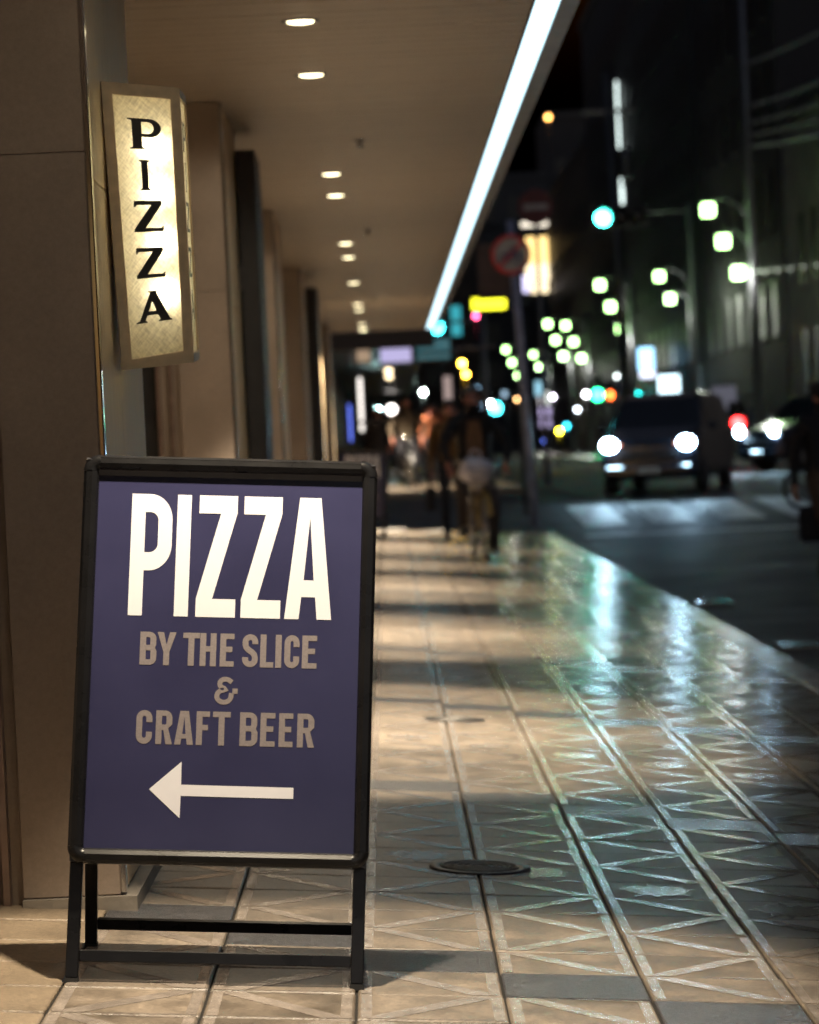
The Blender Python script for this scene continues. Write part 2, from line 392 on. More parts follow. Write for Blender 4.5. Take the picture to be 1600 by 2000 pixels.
# pavement bed (joint floor)
pav = MB().add([(-1.613, -6, pz(-1.613) - .007), (KX0, -6, pz(KX0) - .007), (KX0, 41.0, pz(KX0) - .007), (-1.613, 41.0, pz(-1.613) - .007)], [(0, 1, 2, 3)]).build('pavement', M_joint)
tagS(pav)
ROW, ROW0 = .2835, 6.171
hw, hd = .1475, ROW / 2 - .0028
def tile_mb(kind):
    b = MB(); c = .003
    b.add([(-hw, -hd, -.008), (hw, -hd, -.008), (hw, hd, -.008), (-hw, hd, -.008),
           (-hw, -hd, -c), (hw, -hd, -c), (hw, hd, -c), (-hw, hd, -c),
           (-hw + c, -hd + c, 0), (hw - c, -hd + c, 0), (hw - c, hd - c, 0), (-hw + c, hd - c, 0)],
          [(0, 1, 5, 4), (1, 2, 6, 5), (2, 3, 7, 6), (3, 0, 4, 7), (4, 5, 9, 8), (5, 6, 10, 9), (6, 7, 11, 10), (7, 4, 8, 11), (8, 9, 10, 11)])
    z = .0007
    def q(*p): b.add([(x, y, z) for x, y in p], [tuple(range(len(p)))], 1)
    e = hd - .007; bw = .022; bx = hw - .006
    if kind in ('rise', 'fall', 'leaf'):
        q((-bx, -e), (-bx + bw, -e), (-bx + bw, e), (-bx, e)); q((bx - bw, -e), (bx, -e), (bx, e), (bx - bw, e))
    ix = bx - bw - .001
    if kind == 'rise':            # diagonal from near left to far right
        q((-ix, -e), (-ix + .035, -e), (ix, e - .028), (ix, e), (ix - .035, e), (-ix, -e + .028))
        q((-ix + .04, -e), (ix, -e), (ix, -e + .011))
    if kind == 'fall':
        q((ix, -e), (ix, -e + .028), (-ix + .035, e), (-ix, e), (-ix, e - .028), (ix - .035, -e))
        q((-ix + .04, e), (ix, e - .011), (ix, e))
    if kind == 'leaf':
        rr = random.Random(3); pts = []
        for i in range(26):
            a = 2 * math.pi * i / 26; k = (.95 if i % 2 else .58) * (.8 + .35 * rr.random())
            pts.append((ix * 1.0 * k * math.cos(a), e * 1.0 * k * math.sin(a)))
        for i in range(26): q((0, 0), pts[i], pts[(i + 1) % 26])
    return b
MT = {k: tile_mb(k) for k in ('rise', 'fall', 'leaf', 'dark', 'plain')}
TM = {'rise': [M_tile, M_inlay], 'fall': [M_tile, M_inlay], 'leaf': [M_tile, M_inlay], 'dark': [M_dark, M_inlay], 'plain': [M_tile_plain, M_inlay]}
TME = {k: MT[k].mesh('paving_tile', TM[k]) for k in MT}
def tile_kind(i, k):
    if k <= -2: return 'plain'
    if (i + k) % 12 == 2: return 'dark'
    if (i + k) % 12 == 8: return 'leaf'
    return 'rise' if (i + k) % 2 == 0 else 'fall'
tilt = math.atan(FALL)
def jit(x, y, a):                 # tiles lie uneven, except those cut round the covers
    return 0. if min(math.hypot(x - .19, y - 8.06), math.hypot(x - .24, y - 12.5)) < .6 else random.uniform(-a, a)
cand = []
for i in range(-40, 122):
    for k in range(-5, 8):        # column k lies between joints k-1 and k
        x = .187 + .3 * (k - 1) - .15; y = ROW0 + ROW * (i + .5)
        if y > 40.9: continue
        d = Mc.transposed() @ Vector((x, y, pz(x) - CAMZ)); px = 800 - F * d.x / d.z; py = 1000 + F * d.y / d.z
        vis = y > 5.4 and -60 < px < 1660 and py < 2040
        size = 0 if not vis else F * F * .3 * ROW * 1.1 / y ** 3
        cand.append((size, i, k, x, y))
cand.sort(key=lambda t: -t[0])
for n, (sz, i, k, x, y) in enumerate(cand[:300]):
    o = link('paving_tile', TME[tile_kind(i, k)], pav)
    o.location = (x + random.uniform(-.0012, .0012), y + random.uniform(-.001, .001), pz(x) + jit(x, y, .001))
    o.rotation_euler = (jit(x, y, .005), tilt + jit(x, y, .007), random.uniform(-.004, .004))
groups = {}
for (sz, i, k, x, y) in cand[300:]:
    kd = tile_kind(i, k); b = MT[kd]; g = groups.setdefault('all', MB())
    zo = pz(x) + jit(x, y, .001); rx = jit(x, y, .007); ry = FALL + jit(x, y, .009)
    vs = [(x + v[0], y + v[1], zo + v[2] - ry * v[0] + rx * v[1]) for v in b.v]
    o0 = len(g.v); g.v += vs
    base = {'dark': 2, 'plain': 3}.get(kd, 0)
    for f, m_ in zip(b.f, b.m): g.f.append(tuple(q + o0 for q in f)); g.m.append(1 if m_ else base)
ft = groups['all'].build('distant_tiles', [M_tile, M_inlay, M_dark, M_tile_plain], pav)
ft["kind"] = "stuff"
# kerb
kerb = tagS(MB().box(KX0 + .01, KX1 - .012, -6, 41.19, -.6, pz(KX1) - .03).build('kerb', M_joint))
km = MB().box(-.098, .098, -.296, .296, -.3, 0, c=.012).mesh('kerb_stone', M_kerb)
for n in range(70):
    y = 5.3 + .6 * n - (0 if n else 0)
    if y > 41: break
    o = link('kerb_stone', km, kerb); o.location = ((KX0 + KX1) / 2, y, pz(2.087) + .003 + random.uniform(-.002, .002)); o.rotation_euler = (0, tilt, random.uniform(-.003, .003))
# low edge of the pavement at the side street
for n in range(6):
    o = link('kerb_stone', km, kerb); o.location = (-1.3 + .6 * n, 41.1, pz(-1.3 + .6 * n)); o.rotation_euler = (tilt * 0, 0, R(90))
# far pavements
tagS(MB().box(-14, 2.4, 53, 240, -.8, .30).build('far_pavement', M_tile_plain))
tagS(MB().box(7.5, 11.6, 68, 240, -.8, .33).build('opposite_pavement', M_kerb))
# painted crossing
cw = MB()
cross = thing('zebra_crossing', 'worn white zebra crossing painted on the wet road before the dark van', 'crossing')
tagS(cross); del cross["category"]
for n in range(9):
    b = MB(); x = 2.75 + .98 * n; yy = [43.0, 43.5, 46, 47.6]
    for a, c in zip(yy, yy[1:]):
        b.add([(x, a, rz(a) + .006), (x + .62, a, rz(a) + .006), (x + .62, c, rz(c) + .006), (x, c, rz(c) + .006)], [(0, 1, 2, 3)])
    b.build('stripe', M_paint, cross)
sl = MB()
for a, c in ((40.6, 41.0),):
    sl.add([(2.6, a, rz(a) + .006), (11, a, rz(a) + .006), (11, c, rz(c) + .006), (2.6, c, rz(c) + .006)], [(0, 1, 2, 3)])
sl.build('edge_line', M_paint, cross)

# ------------------------------------------------------------------ arcade building beside the pavement
H = 1.57; CZ = CAMZ + H
PX = -.676
bld = thing('arcade_building', 'brown stone arcade building with wood ceiling canopy along the pavement', 'building', (0, 0, 0))
MB().box(-1.95, -1.75, -6, 41.0, -.3, CZ + .4).build('shop_wall', M_stone, bld)
MB().box(-7, PX - .02, -6, 41.0, CZ + .42, 24).build('upper_facade', M_stone, bld)
# canopy: boards laid across, lighting strip, metal edge
bw = .15
bm_ = MB().box(-1.73, .5985, -bw / 2 + .0035, bw / 2 - .0035, 0, .02, c=.003).mesh('ceiling_board', M_ceil)
far = MB(); n = 0; y = -5.9
base = MB().box(-1.74, .60, -6, 41.2, CZ + .012, CZ + .4).build('canopy', M_dmetal, bld)
while y < 41.2:
    if 9.9 < y < 22:
        o = link('ceiling_board', bm_, base); o.location = (0, y, CZ + random.uniform(-.0006, .0006)); o.rotation_euler = (random.uniform(-.004, .004), 0, 0)
    else:
        z = CZ + random.uniform(-.0006, .0006)
        far.box(-1.73, .5985, y - bw / 2 + .0012, y + bw / 2 - .0012, z, z + .02)
    y += bw
o = far.build('ceiling_boards', M_ceil, base); o["kind"] = "stuff"
ce = MB().box(.600, .606, -6, 41.2, CZ - .004, CZ + .3).box(.697, .703, -6, 41.2, CZ - .004, CZ + .3)
ce.box(.703, .77, -6, 41.2, CZ + .004, CZ + .36)
ce.build('canopy_edge', M_gmetal, bld)
M_led = emit('led_diffuser', (.56, .87, 1.0), 1.1, True)
led = thing('led_strip', 'long cold white light strip along the canopy edge', 'light strip', (.6515, 0, CZ + .003))
y = -3.0
while y < 41.2:
    y1 = min(y + 2.38, 41.2)
    MB().box(-.0445, .0445, y, y1 - .008, 0, .02).build('diffuser', M_led, led); y += 2.38
MB().box(-.0447, .0447, -3, 41.2, .03, .05).build('backing', M_dmetal, led)

def make_pillar(name_parent, y0, dy=0):
    p = MB().box(-1.0, PX - .012, y0 + .012, y0 + 1.29, -.2, CZ + .005).build('pillar', M_stone, name_parent)
    L0, L1 = PX - .235, PX - .004
    zj = 1.845
    for (za, zb) in ((.085, zj - .0006), (zj + .0006, CZ - .002)):
        MB().box(L0, L1, y0 - .014, y0 + .011, za, zb, c=.002).build('stone_panel', M_stone, p)
    for (ya, yb) in ((y0 + .03, y0 + .585), (y0 + .589, y0 + 1.29)):
        for (za, zb) in ((.09, zj - .06), (zj - .056, CZ - .002)):
            MB().box(PX - .011, PX + .004, ya, yb, za, zb, c=.0015).build('metal_panel', M_clad, p)
    MB().box(PX - .0035, PX + .010, y0 - .017, y0 + .028, .09, CZ - .002, c=.003).build('corner_trim', M_trim, p)
    # plinth with its own sloping foot
    b = MB(); xa, xb = PX - .235, PX + .036; ya, yb = y0 - .035, y0 + 1.30
    b.hexa([(xa, ya, pz(xa) - .01), (xb, ya, pz(xb) - .01), (xb, yb, pz(xb) - .01), (xa, yb, pz(xa) - .01),
            (xa, ya, .083), (xb, ya, .083), (xb, yb, .083), (xa, yb, .083)])
    b.build('plinth', M_kerb if False else M_clad2, p)
    for dx in (-.275, -.33):
        MB().box(PX + dx - .011, PX + dx + .011, y0 - .01, y0 + .03, -.1, CZ - .002, c=.003).build('door_rail', M_rail, p)
    MB().box(PX - .42, PX - .236, y0 + .04, y0 + .06, -.1, CZ - .002).build('door_channel', M_dmetal, p)
    return p
M_clad2 = mat('plinth_stone', (.24, .215, .185), .45, n_scale=8, n_amt=.2, bump=.2, b_scale=90)
M_rail = mat('bronze_rail', (.27, .20, .17), .36, metal=.6, n_scale=20, n_amt=.15)
PY = [7.22, 13.6, 19.8, 26.0, 32.2, 38.4]
first = make_pillar(bld, PY[0])
for yy in PY[1:]:
    c = copy_tree(first, bld); c.location = (0, yy - PY[0], 0)
MB().box(-1.74, -1.02, 5.0, 7.16, -.2, CZ).build('left_wall', M_stone, bld)
# dark folded shutters standing against the pillars
for n, (yy, lab) in enumerate(((15.2, 'tall dark folded shutter against the pillar behind the lit wall lantern'), (27.9, 'farther dark folded shutter against the fourth pillar of the arcade'))):
    t = thing('folded_shutter', lab, 'shutter', (PX, yy, .05), group='dark shutters folded against the arcade pillars')
    for j in range(5):
        MB().box(.012, .106 - .012 * (j % 2), -.55 + j * .13, -.55 + j * .13 + .118, 0, 2.52 - .03 * (j % 2), c=.006).build('leaf', M_dmetal, t)
    MB().box(-.01, .03, -.56, .11, 1.85, 1.97).build('bracket', M_dmetal, t)
    if n == 0: MB().box(.107, .119, -.30, -.27, 1.0, 1.15, c=.004).build('handle', M_gmetal, t)

# recessed downlights and sprinklers
M_down = emit('downlight_lens', (1.0, .86, .52), 2.6)
DLP = [(587, 45), (608.4, 148.5), (645.5, 341), (655.7, 382.5), (676.5, 476), (681, 503), (690.5, 553), (699.5, 594.5), (701, 606), (709, 633), (710, 643), (711, 651)]
def downlight(x, y, label, power, size=72, col=(1.0, .83, .60)):
    t = thing('downlight', label, 'downlight', (x, y, CZ), group='round downlights in the canopy ceiling')
    MB().lathe([(.054, -.001), (.064, -.005), (.071, -.003), (.072, .004)], 28).build('trim_ring', M_gmetal, t, True)
    MB().lathe([(.0001, -.011), (.03, -.0095), (.048, -.006), (.053, .004)], 28).build('lens', M_down, t, True)
    ld = bpy.data.lights.new('downlight_lamp', 'SPOT'); ld.energy = power; ld.color = col; ld.spot_size = R(size); ld.spot_blend = .4; ld.shadow_soft_size = .035
    lo = bpy.data.objects.new('downlight_lamp', ld); COL.objects.link(lo); lo.parent = t; lo.location = (0, 0, -.03)
    if 5 < y < 20:               # wide weak spill of the reflector
        ld = bpy.data.lights.new('downlight_spill', 'SPOT'); ld.energy = 4 if y < 8 else 8; ld.color = col; ld.spot_size = R(165); ld.spot_blend = .3; ld.shadow_soft_size = .05
        lo = bpy.data.objects.new('downlight_spill', ld); COL.objects.link(lo); lo.parent = t; lo.location = (0, 0, -.035)
    return t
ords = ['nearest', 'second nearest', 'third nearest', 'fourth nearest', 'fifth nearest', 'sixth nearest', 'seventh nearest', 'eighth nearest', 'fourth farthest', 'third farthest', 'second farthest', 'farthest']
for (px, py), od in zip(DLP, ords):
    wv = (px - 756) * .047 + (py - 873); y = F * H / -wv
    if y > 40.8: y = 40.6 if od == 'farthest' else y
    downlight(-.243, min(y, 40.6), 'the %s warm round downlight seen in the arcade ceiling' % od, 330, size=84 if od.startswith('eighth') else 67)
downlight(-.20, 6.15, 'warm round downlight right above the large pizza board', 260, size=56)
downlight(-.20, 1.6, 'unseen downlight between camera and pizza board, widened to light its face', 215, size=130, col=(1.0, .91, .86))  # out of view; wide whiter cone shaped to light the board front
for n, (px, py) in enumerate(((702, 276), (718, 449), (730, 580))):
    wv = (px - 756) * .047 + (py - 873); y = F * H / -wv; x = ((px - 756) - .047 * (py - 873)) / -wv * H
    t = thing('sprinkler_head', 'small %s sprinkler head right of the ceiling downlights' % ['nearest', 'middle', 'farthest'][n], 'sprinkler', (x, y, CZ), group='ceiling sprinklers')
    MB().lathe([(.03, .003), (.03, -.004), (.012, -.006), (.01, -.03), (.022, -.032), (.022, -.036)], 14).build('head', M_trim, t, True)
    MB().lathe([(.035, .004), (.035, -.003), (.031, -.0045)], 14).build('rosette', M_gmetal, t, True)

# ------------------------------------------------------------------ lit wall lantern reading PIZZA
def translucent(name, col, warm=.0):
    m = bpy.data.materials.new(name); m.use_nodes = True; t = m.node_tree; N = t.nodes.new; L = t.links.new
    for n_ in list(t.nodes): t.nodes.remove(n_)
    out = N("ShaderNodeOutputMaterial"); tr = N("ShaderNodeBsdfTranslucent"); gl = N("ShaderNodeBsdfPrincipled"); mx = N("ShaderNodeMixShader")
    pos = N("ShaderNodeNewGeometry").outputs['Position']
    def fibre(rot, sc):
        vr = N("ShaderNodeVectorRotate"); vr.rotation_type = 'Y_AXIS'; vr.inputs['Angle'].default_value = R(rot); L(pos, vr.inputs['Vector'])
        mp = N("ShaderNodeVectorMath"); mp.operation = 'MULTIPLY'; mp.inputs[1].default_value = (sc, 30, sc * .15)
        n_ = N("ShaderNodeTexNoise"); n_.inputs['Scale'].default_value = 1.0; n_.inputs['Detail'].default_value = 5
        L(vr.outputs[0], mp.inputs[0]); L(mp.outputs[0], n_.inputs['Vector']); return n_.outputs['Fac']
    a, b = fibre(42, 300), fibre(-38, 260)
    ad = N("ShaderNodeMath"); ad.operation = 'ADD'; L(a, ad.inputs[0]); L(b, ad.inputs[1])
    mr = N("ShaderNodeMapRange"); mr.inputs['From Min'].default_value = .75; mr.inputs['From Max'].default_value = 1.25; mr.inputs['To Min'].default_value = .68; mr.inputs['To Max'].default_value = 1.08
    L(ad.outputs[0], mr.inputs[0])
    v = N("ShaderNodeVectorMath"); v.operation = 'SCALE'; v.inputs[0].default_value = col; L(mr.outputs[0], v.inputs['Scale']); L(v.outputs[0], tr.inputs['Color'])
    gl.inputs['Base Color'].default_value = (.5, .44, .33, 1); gl.inputs['Roughness'].default_value = .3
    bp = N("ShaderNodeBump"); bp.inputs['Strength'].default_value = .5; bp.inputs['Distance'].default_value = .003; L(ad.outputs[0], bp.inputs['Height']); L(bp.outputs[0], gl.inputs['Normal']); L(bp.outputs[0], tr.inputs['Normal'])
    mx.inputs[0].default_value = .15; L(tr.outputs[0], mx.inputs[1]); L(gl.outputs[0], mx.inputs[2]); L(mx.outputs[0], out.inputs['Surface'])
    return m
M_paper = translucent('fibre_glass_pane', (.88, .84, .68))
D0, D1, D2 = 7.62, 7.66, 7.92
fTL, fTR, fBR, fBL = P(197, 158, D0), P(349, 171, D1), P(378, 708, D1), P(239, 723, D0)
bTR, bBR = P(363, 190, D2), P(390, 700, D2)
bTL = Vector((fTL.x + .004, D2, bTR.z + (fTL.z - fTR.z) * .6)); bBL = Vector((fBL.x + .004, D2, bBR.z + (fBL.z - fBR.z) * .6))
org = Vector(((fBL.x + fBR.x) / 2, (D0 + D2) / 2, fBL.z))
lan = thing('wall_lantern', 'lit cream box lantern with black letters PIZZA on the pillar', 'lantern', org)
def rect_frame(mb, q, inset, depth, lip=.0):
    """frame of width inset round quad q (TL,TR,BR,BL) extruded inwards by depth"""
    TL, TR, BR, BL = q; n_ = (TR - TL).cross(BL - TL).normalized()    # outward for a reader-facing quad is -n_
    c = (TL + TR + BR + BL) / 4; ins = []
    ex = (TR - TL).normalized(); ez = (TL - BL).normalized()
    a, b, t_, bo = inset
    ins = [TL + ex * a - ez * t_, TR - ex * b - ez * t_, BR - ex * b + ez * bo, BL + ex * a + ez * bo]
    vs = [TL, TR, BR, BL] + ins + [p + n_ * depth for p in (TL, TR, BR, BL)] + [p + n_ * depth for p in ins]
    fs = []
    for i in range(4):
        j = (i + 1) % 4
        fs += [(i, 4 + i, 4 + j, j), (4 + i, 12 + i, 12 + j, 4 + j), (8 + i, 8 + j, 12 + j, 12 + i)]
        fs += [(i, j, 8 + j, 8 + i)]
    mb.add(vs, fs); return ins, n_
fm = MB(); l = lambda p: p - org
ins_f, nf = rect_frame(fm, [l(fTL), l(fTR), l(fBR), l(fBL)], (.026, .023, .030, .028), .014)
fm.build('front_frame', M_cream, lan)
sm = MB(); gap = Vector((.001, .0145, 0))
ins_s, ns = rect_frame(sm, [l(fTR) + gap, l(bTR), l(bBR), l(fBR) + gap], (.012, .012, .022, .022), .012)
sm.build('side_frame', M_cream, lan)
MB().add([l(fTL) + Vector((0, .015, 0)), l(fTR) + Vector((0, .0146, 0)), l(bTR), l(bTL)], [(0, 1, 2, 3)]).build('top_cover', M_liner, lan)
bt = [l(fBL) + Vector((0, .0146, .001)), l(fBR) + Vector((0, .0146, .001)), l(bBR), l(bBL)]
MB().add(bt, [(3, 2, 1, 0)]).build('bottom_pane', M_paper, lan)
MB().add([l(fTL) + Vector((0, .015, 0)), l(fBL) + Vector((0, .015, 0)), l(bBL), l(bTL)], [(0, 1, 2, 3)]).build('back_plate', M_liner, lan)
MB().add([l(bTL), l(bTR), l(bBR), l(bBL)], [(0, 1, 2, 3)]).build('rear_cover', M_liner, lan)
MB().add([p + nf * .006 for p in ins_f], [(0, 3, 2, 1)]).build('front_pane', M_paper, lan)
MB().add([p + ns * .005 for p in ins_s], [(0, 3, 2, 1)]).build('side_pane', M_paper, lan)
def quadmap(q, off):
    def fn(x, y):             # x,y in 0..1, y up
        a = q[3].lerp(q[2], x); b = q[0].lerp(q[1], x); return a.lerp(b, y) + off
    return fn
# letters placed by their share of the pane: (glyph, x0, x1, y0, y1)
lets = [('P', .245, .80, .797, .915), ('I', .40, .56, .638, .755), ('Z', .23, .77, .478, .598), ('Z', .21, .75, .300, .417), ('A', .17, .80, .130, .250)]
fb = MB(); fs_ = MB()
for ch, x0, x1, y0, y1 in lets:
    hx = .72 / .145
    cs = serif_glyph(ch, 1, 1)
    cs = [[(x0 + (x1 - x0) * a, y0 + (y1 - y0) * b_) for a, b_ in c] for c in cs]
    text_mesh(fb, [(cs, 0, 0)], quadmap(ins_f, nf * .004)); text_mesh(fs_, [(cs, 0, 0)], quadmap(ins_s, ns * .003))
fb.build('front_lettering', M_ink, lan); fs_.build('side_lettering', M_ink, lan)
M_bulb = emit('warm_bulb', (1.0, .87, .60), 30, True)
for (px, py) in ((299, 292), (305, 376), (314, 474), (322, 572)):
    c = l(P(px, py, D0 + .052))
    b = MB().ball(c, .014, 14).build('bulb', M_bulb, lan, True)

# ------------------------------------------------------------------ the A-boards
WB, LB, SP, HB = .619, 1.105, .50, 1.09
al = math.asin(SP / 2 / LB)
def fpt(u, v, n_, s=1):      # point on the front (s=1) or rear (s=-1) leaf
    return (u * s, s * (-SP / 2 + v * math.sin(al) - n_ * math.cos(al)), v * math.cos(al) + n_ * math.sin(al))
def lbox(mb, u0, u1, v0, v1, n0, n1, s=1, c=0., mi=0):
    t = MB().box(u0, u1, v0, v1, n0, n1, c=c); mb.add([fpt(x, y, z, s) for x, y, z in t.v], t.f, mi); return mb
VB = .222 * LB
def make_board(label, loc, rz_=0.):
    t = thing('pizza_board', label, 'signboard', loc, (0, tilt, rz_), group='pizza boards standing on the pavement')
    Wh = WB / 2; v0, v1 = VB, LB; fw = .031; cr = .034
    for s in (1, -1):
        leaf = MB(); lbox(leaf, -Wh + .004, Wh - .004, v0 + .004, v1 - .004, -.016, -.004, s); pn = leaf.build('panel', M_dmetal, t)
        # snap frame: rounded profile bars and corner caps
        prof = [(0, -.014), (0, .006), (.006, .012), (.018, .014), (.027, .009), (fw, .002), (fw, -.003)]
        def bar(a, b, inw):
            b_ = MB(); vs = []
            for q in (a, b):
                for (d, h_) in prof: vs.append(fpt(q[0] + inw[0] * d, q[1] + inw[1] * d, h_, s))
            k = len(prof)
            b_.add(vs, [(i, i + 1, k + i + 1, k + i) for i in range(k - 1)] + [tuple(range(k)), tuple(range(k, 2 * k))])
            return b_.build('frame_bar', M_black, t)
        g = cr + .0006
        bar((-Wh + g, v1), (Wh - g, v1), (0, -1)); bar((-Wh + g, v0), (Wh - g, v0), (0, 1))
        bar((-Wh, v0 + g), (-Wh, v1 - g), (1, 0)); bar((Wh, v0 + g), (Wh, v1 - g), (-1, 0))
        for (sx, sv, a0) in ((-1, v1, 90), (1, v1, 0), (1, v0, -90), (-1, v0, 180)):
            cx = sx * (Wh - cr); cv = sv - cr if sv == v1 else sv + cr
            b_ = MB(); vs = []; n_ = 8
            for i in range(n_ + 1):
                a = R(a0 + 90 * i / n_)
                for (d, h_) in prof:
                    rr = max(cr - d + .0008, .0005); hh = h_ + (.0008 if d < fw else 0)
                    vs.append(fpt(cx + rr * math.cos(a), cv + rr * math.sin(a), hh, s))
            k = len(prof)
            b_.add(vs, [(i * k + j, i * k + j + 1, (i + 1) * k + j + 1, (i + 1) * k + j) for i in range(n_) for j in range(k - 1)])
            b_.build('corner_cap', M_black, t, True)
        # legs, feet and stretcher
        for sx in (-1, 1):
            b_ = MB(); lbox(b_, Wh - .0305 if sx > 0 else -Wh + .004, Wh - .004 if sx > 0 else -Wh + .0305, .012, v0 + .12, -.036, -.0165, s, c=.002)
            lg = b_.build('leg', M_black, t)
            b_ = MB(); lbox(b_, (Wh - .0315) if sx > 0 else -Wh + .003, (Wh - .003) if sx > 0 else -Wh + .0315, -.001, .0118, -.037, -.0155, s); b_.build('foot', M_rubber, lg)
        b_ = MB(); lbox(b_, -Wh + .031, Wh - .031, .046, .070, -.034, -.018, s, c=.0015); b_.build('stretcher', M_black, t)
        # poster with print
        PWid = WB / 1.111; PH = (v1 - v0) / 1.106
        pu0 = -Wh + .0575 * PWid; pv0 = v0 + .038 * PH
        pb = MB(); lbox(pb, -Wh + fw - .006, Wh - fw + .006, v0 + fw - .008, v1 - fw + .006, -.0038, -.0026, s); psheet = pb.build('poster', M_pshade, t)  # its dark strip left above the print is painted shade under the frame
        pm = MB()
        pm.add([fpt(pu0, pv0, -.002, s), fpt(pu0 + PWid, pv0, -.002, s), fpt(pu0 + PWid, pv0 + .998 * PH, -.002, s), fpt(pu0, pv0 + .998 * PH, -.002, s)], [(0, 1, 2, 3)])
        pm.build('print_ground', M_poster, psheet)
        fn = lambda x, y: fpt(pu0 + x * PWid, pv0 + y * PH, -.0014, s)
        A_ = PH / PWid            # glyph space: x in poster widths, y in poster widths, scaled back
        f2 = lambda x, y: fn(x, y / A_)
        big = [('P', .1275, .2828), ('I', .3, .353), ('Z', .3808, .5300), ('Z', .5505, .6995), ('A', .7149, .8919)]
        wm = MB()
        text_mesh(wm, [(glyph(c, b - a, (.9655 - .6305) * A_, .0530, .0500 * A_), a, .6305 * A_) for c, a, b in big], f2)
        wm.build('large_lettering', M_white, psheet)
        ln1 = list(zip('BYTHESLICE', ((.1786, .241), (.2427, .3136), (.3394, .402), (.4037, .4647), (.4789, .5316), (.5626, .6212), (.6296, .6799), (.6866, .7093), (.7202, .7764), (.7865, .842))))
        ln2 = list(zip('CRAFTBEER', ((.1763, .236), (.2492, .3106), (.3197, .3902), (.4002, .45), (.4608, .5274), (.5623, .629), (.639, .694), (.7082, .7608), (.7766, .8401))))
        gm = MB()
        text_mesh(gm, [(glyph(c, b - a, .0898 * A_, .0225, .0148 * A_), a, .4968 * A_) for c, (a, b) in ln1], f2)
        gm.build('slice_lettering', M_grey, psheet)
        gm = MB()
        text_mesh(gm, [(glyph(c, b - a, .0910 * A_, .0225, .0148 * A_), a, .2833 * A_) for c, (a, b) in ln2], f2)
        gm.build('beer_lettering', M_grey, psheet)
        am = MB()
        text_mesh(am, [(glyph('&', .0806, .0764 * A_, .0185), .4634, .3932 * A_)], f2)
        text_mesh(am, [([[(.0, 0), (.020, 0), (.020, .0145 * A_), (.0, .0145 * A_)]], .5300, .4235 * A_)], f2)
        am.build('ampersand', M_grey, psheet)
        wm = MB()
        text_mesh(wm, [([[(.2329, .1622 * A_), (.3502, .0865 * A_), (.3512, .1462 * A_), (.7690, .1448 * A_), (.7690, .1748 * A_), (.3515, .1762 * A_), (.3504, .2377 * A_)]], 0, 0)], f2)
        wm.build('arrow', M_white, psheet)
    # hinges and stay
    for sx in (-1, 1):
        MB().box(sx * (Wh - .09) - .03, sx * (Wh - .09) + .03, -.012, .012, LB * math.cos(al) - .016, LB * math.cos(al) - .004).build('hinge', M_dmetal, t)
        MB().tube([fpt(sx * (Wh - .006), .35, -.02), fpt(-sx * (Wh - .006), .35, -.02, -1)], .004, 6).build('stay_bar', M_dmetal, t)
    return t
bx = -.407
board = make_board('large black framed board reading PIZZA BY THE SLICE with a white arrow', (bx, 6.45, pz(bx) + .002), R(.4))
b2 = make_board('small distant blurred pizza board behind the right edge of the large one', (P(703, 1045, 36).x, 36.4, pz(-.4) + .002), R(-3))

# ------------------------------------------------------------------ manholes and gutter grates
def manhole(px, py, label, r):
    q = (px - 756 - .047 * (py - 873)) / ((px - 756) * .047 + py - 873)
    x = q * CAMZ / (1 - FALL * q); y = F * (CAMZ + FALL * x) / ((px - 756) * .047 + py - 873)
    t = thing('manhole_cover', label, 'manhole', (x, y, pz(x) + .0045), (0, tilt, 0), group='round covers set in the pavement')
    MB().lathe([(r, -.004), (r, 0), (r * .8, .0005), (r * .785, -.002)], 40).build('collar', M_dmetal, t, True)
    pl = MB().lathe([(.0001, .0002), (r * .775, .0002), (r * .775, -.003)], 40).build('plate', M_dmetal, t, True)
    for k in (.73, .60, .47, .33, .19):
        MB().torus((0, 0, .0006), r * k, .0042, 40, 6, 'z').build('ring', M_iron, pl, True)
    for k in range(16):
        a = 2 * math.pi * k / 16; rr = r * (.40 if k % 2 else .54)
        MB().ball((rr * math.cos(a), rr * math.sin(a), .0008), .005, 6, sq=(1, 1, .5)).build('stud', M_iron, pl)
manhole(938, 1697, 'small round iron cover with concentric rings in the near pavement', .135)
manhole(888, 1406, 'second round cover farther along the pavement, seen as a dark oval', .125)
def grate(x, y, label):
    t = thing('gutter_grate', label, 'grate', (x, y, rz(y) + .004), group='drain grates in the gutter')
    MB().box(-.15, .15, -.25, -.235, 0, .02).box(-.15, .15, .235, .25, 0, .02).box(-.15, -.135, -.234, .234, 0, .02).box(.135, .15, -.234, .234, 0, .02).build('frame', M_gmetal, t)
    for k in range(9): MB().box(-.118 + k * .0295 - .007, -.118 + k * .0295 + .007, -.234, .234, .002, .022, c=.004).build('bar', M_trim, t)
grate(2.62, 25.0, 'metal drain grate in the gutter beside the farther kerb')
grate(2.60, 19.6, 'metal drain grate in the gutter nearer to the camera')

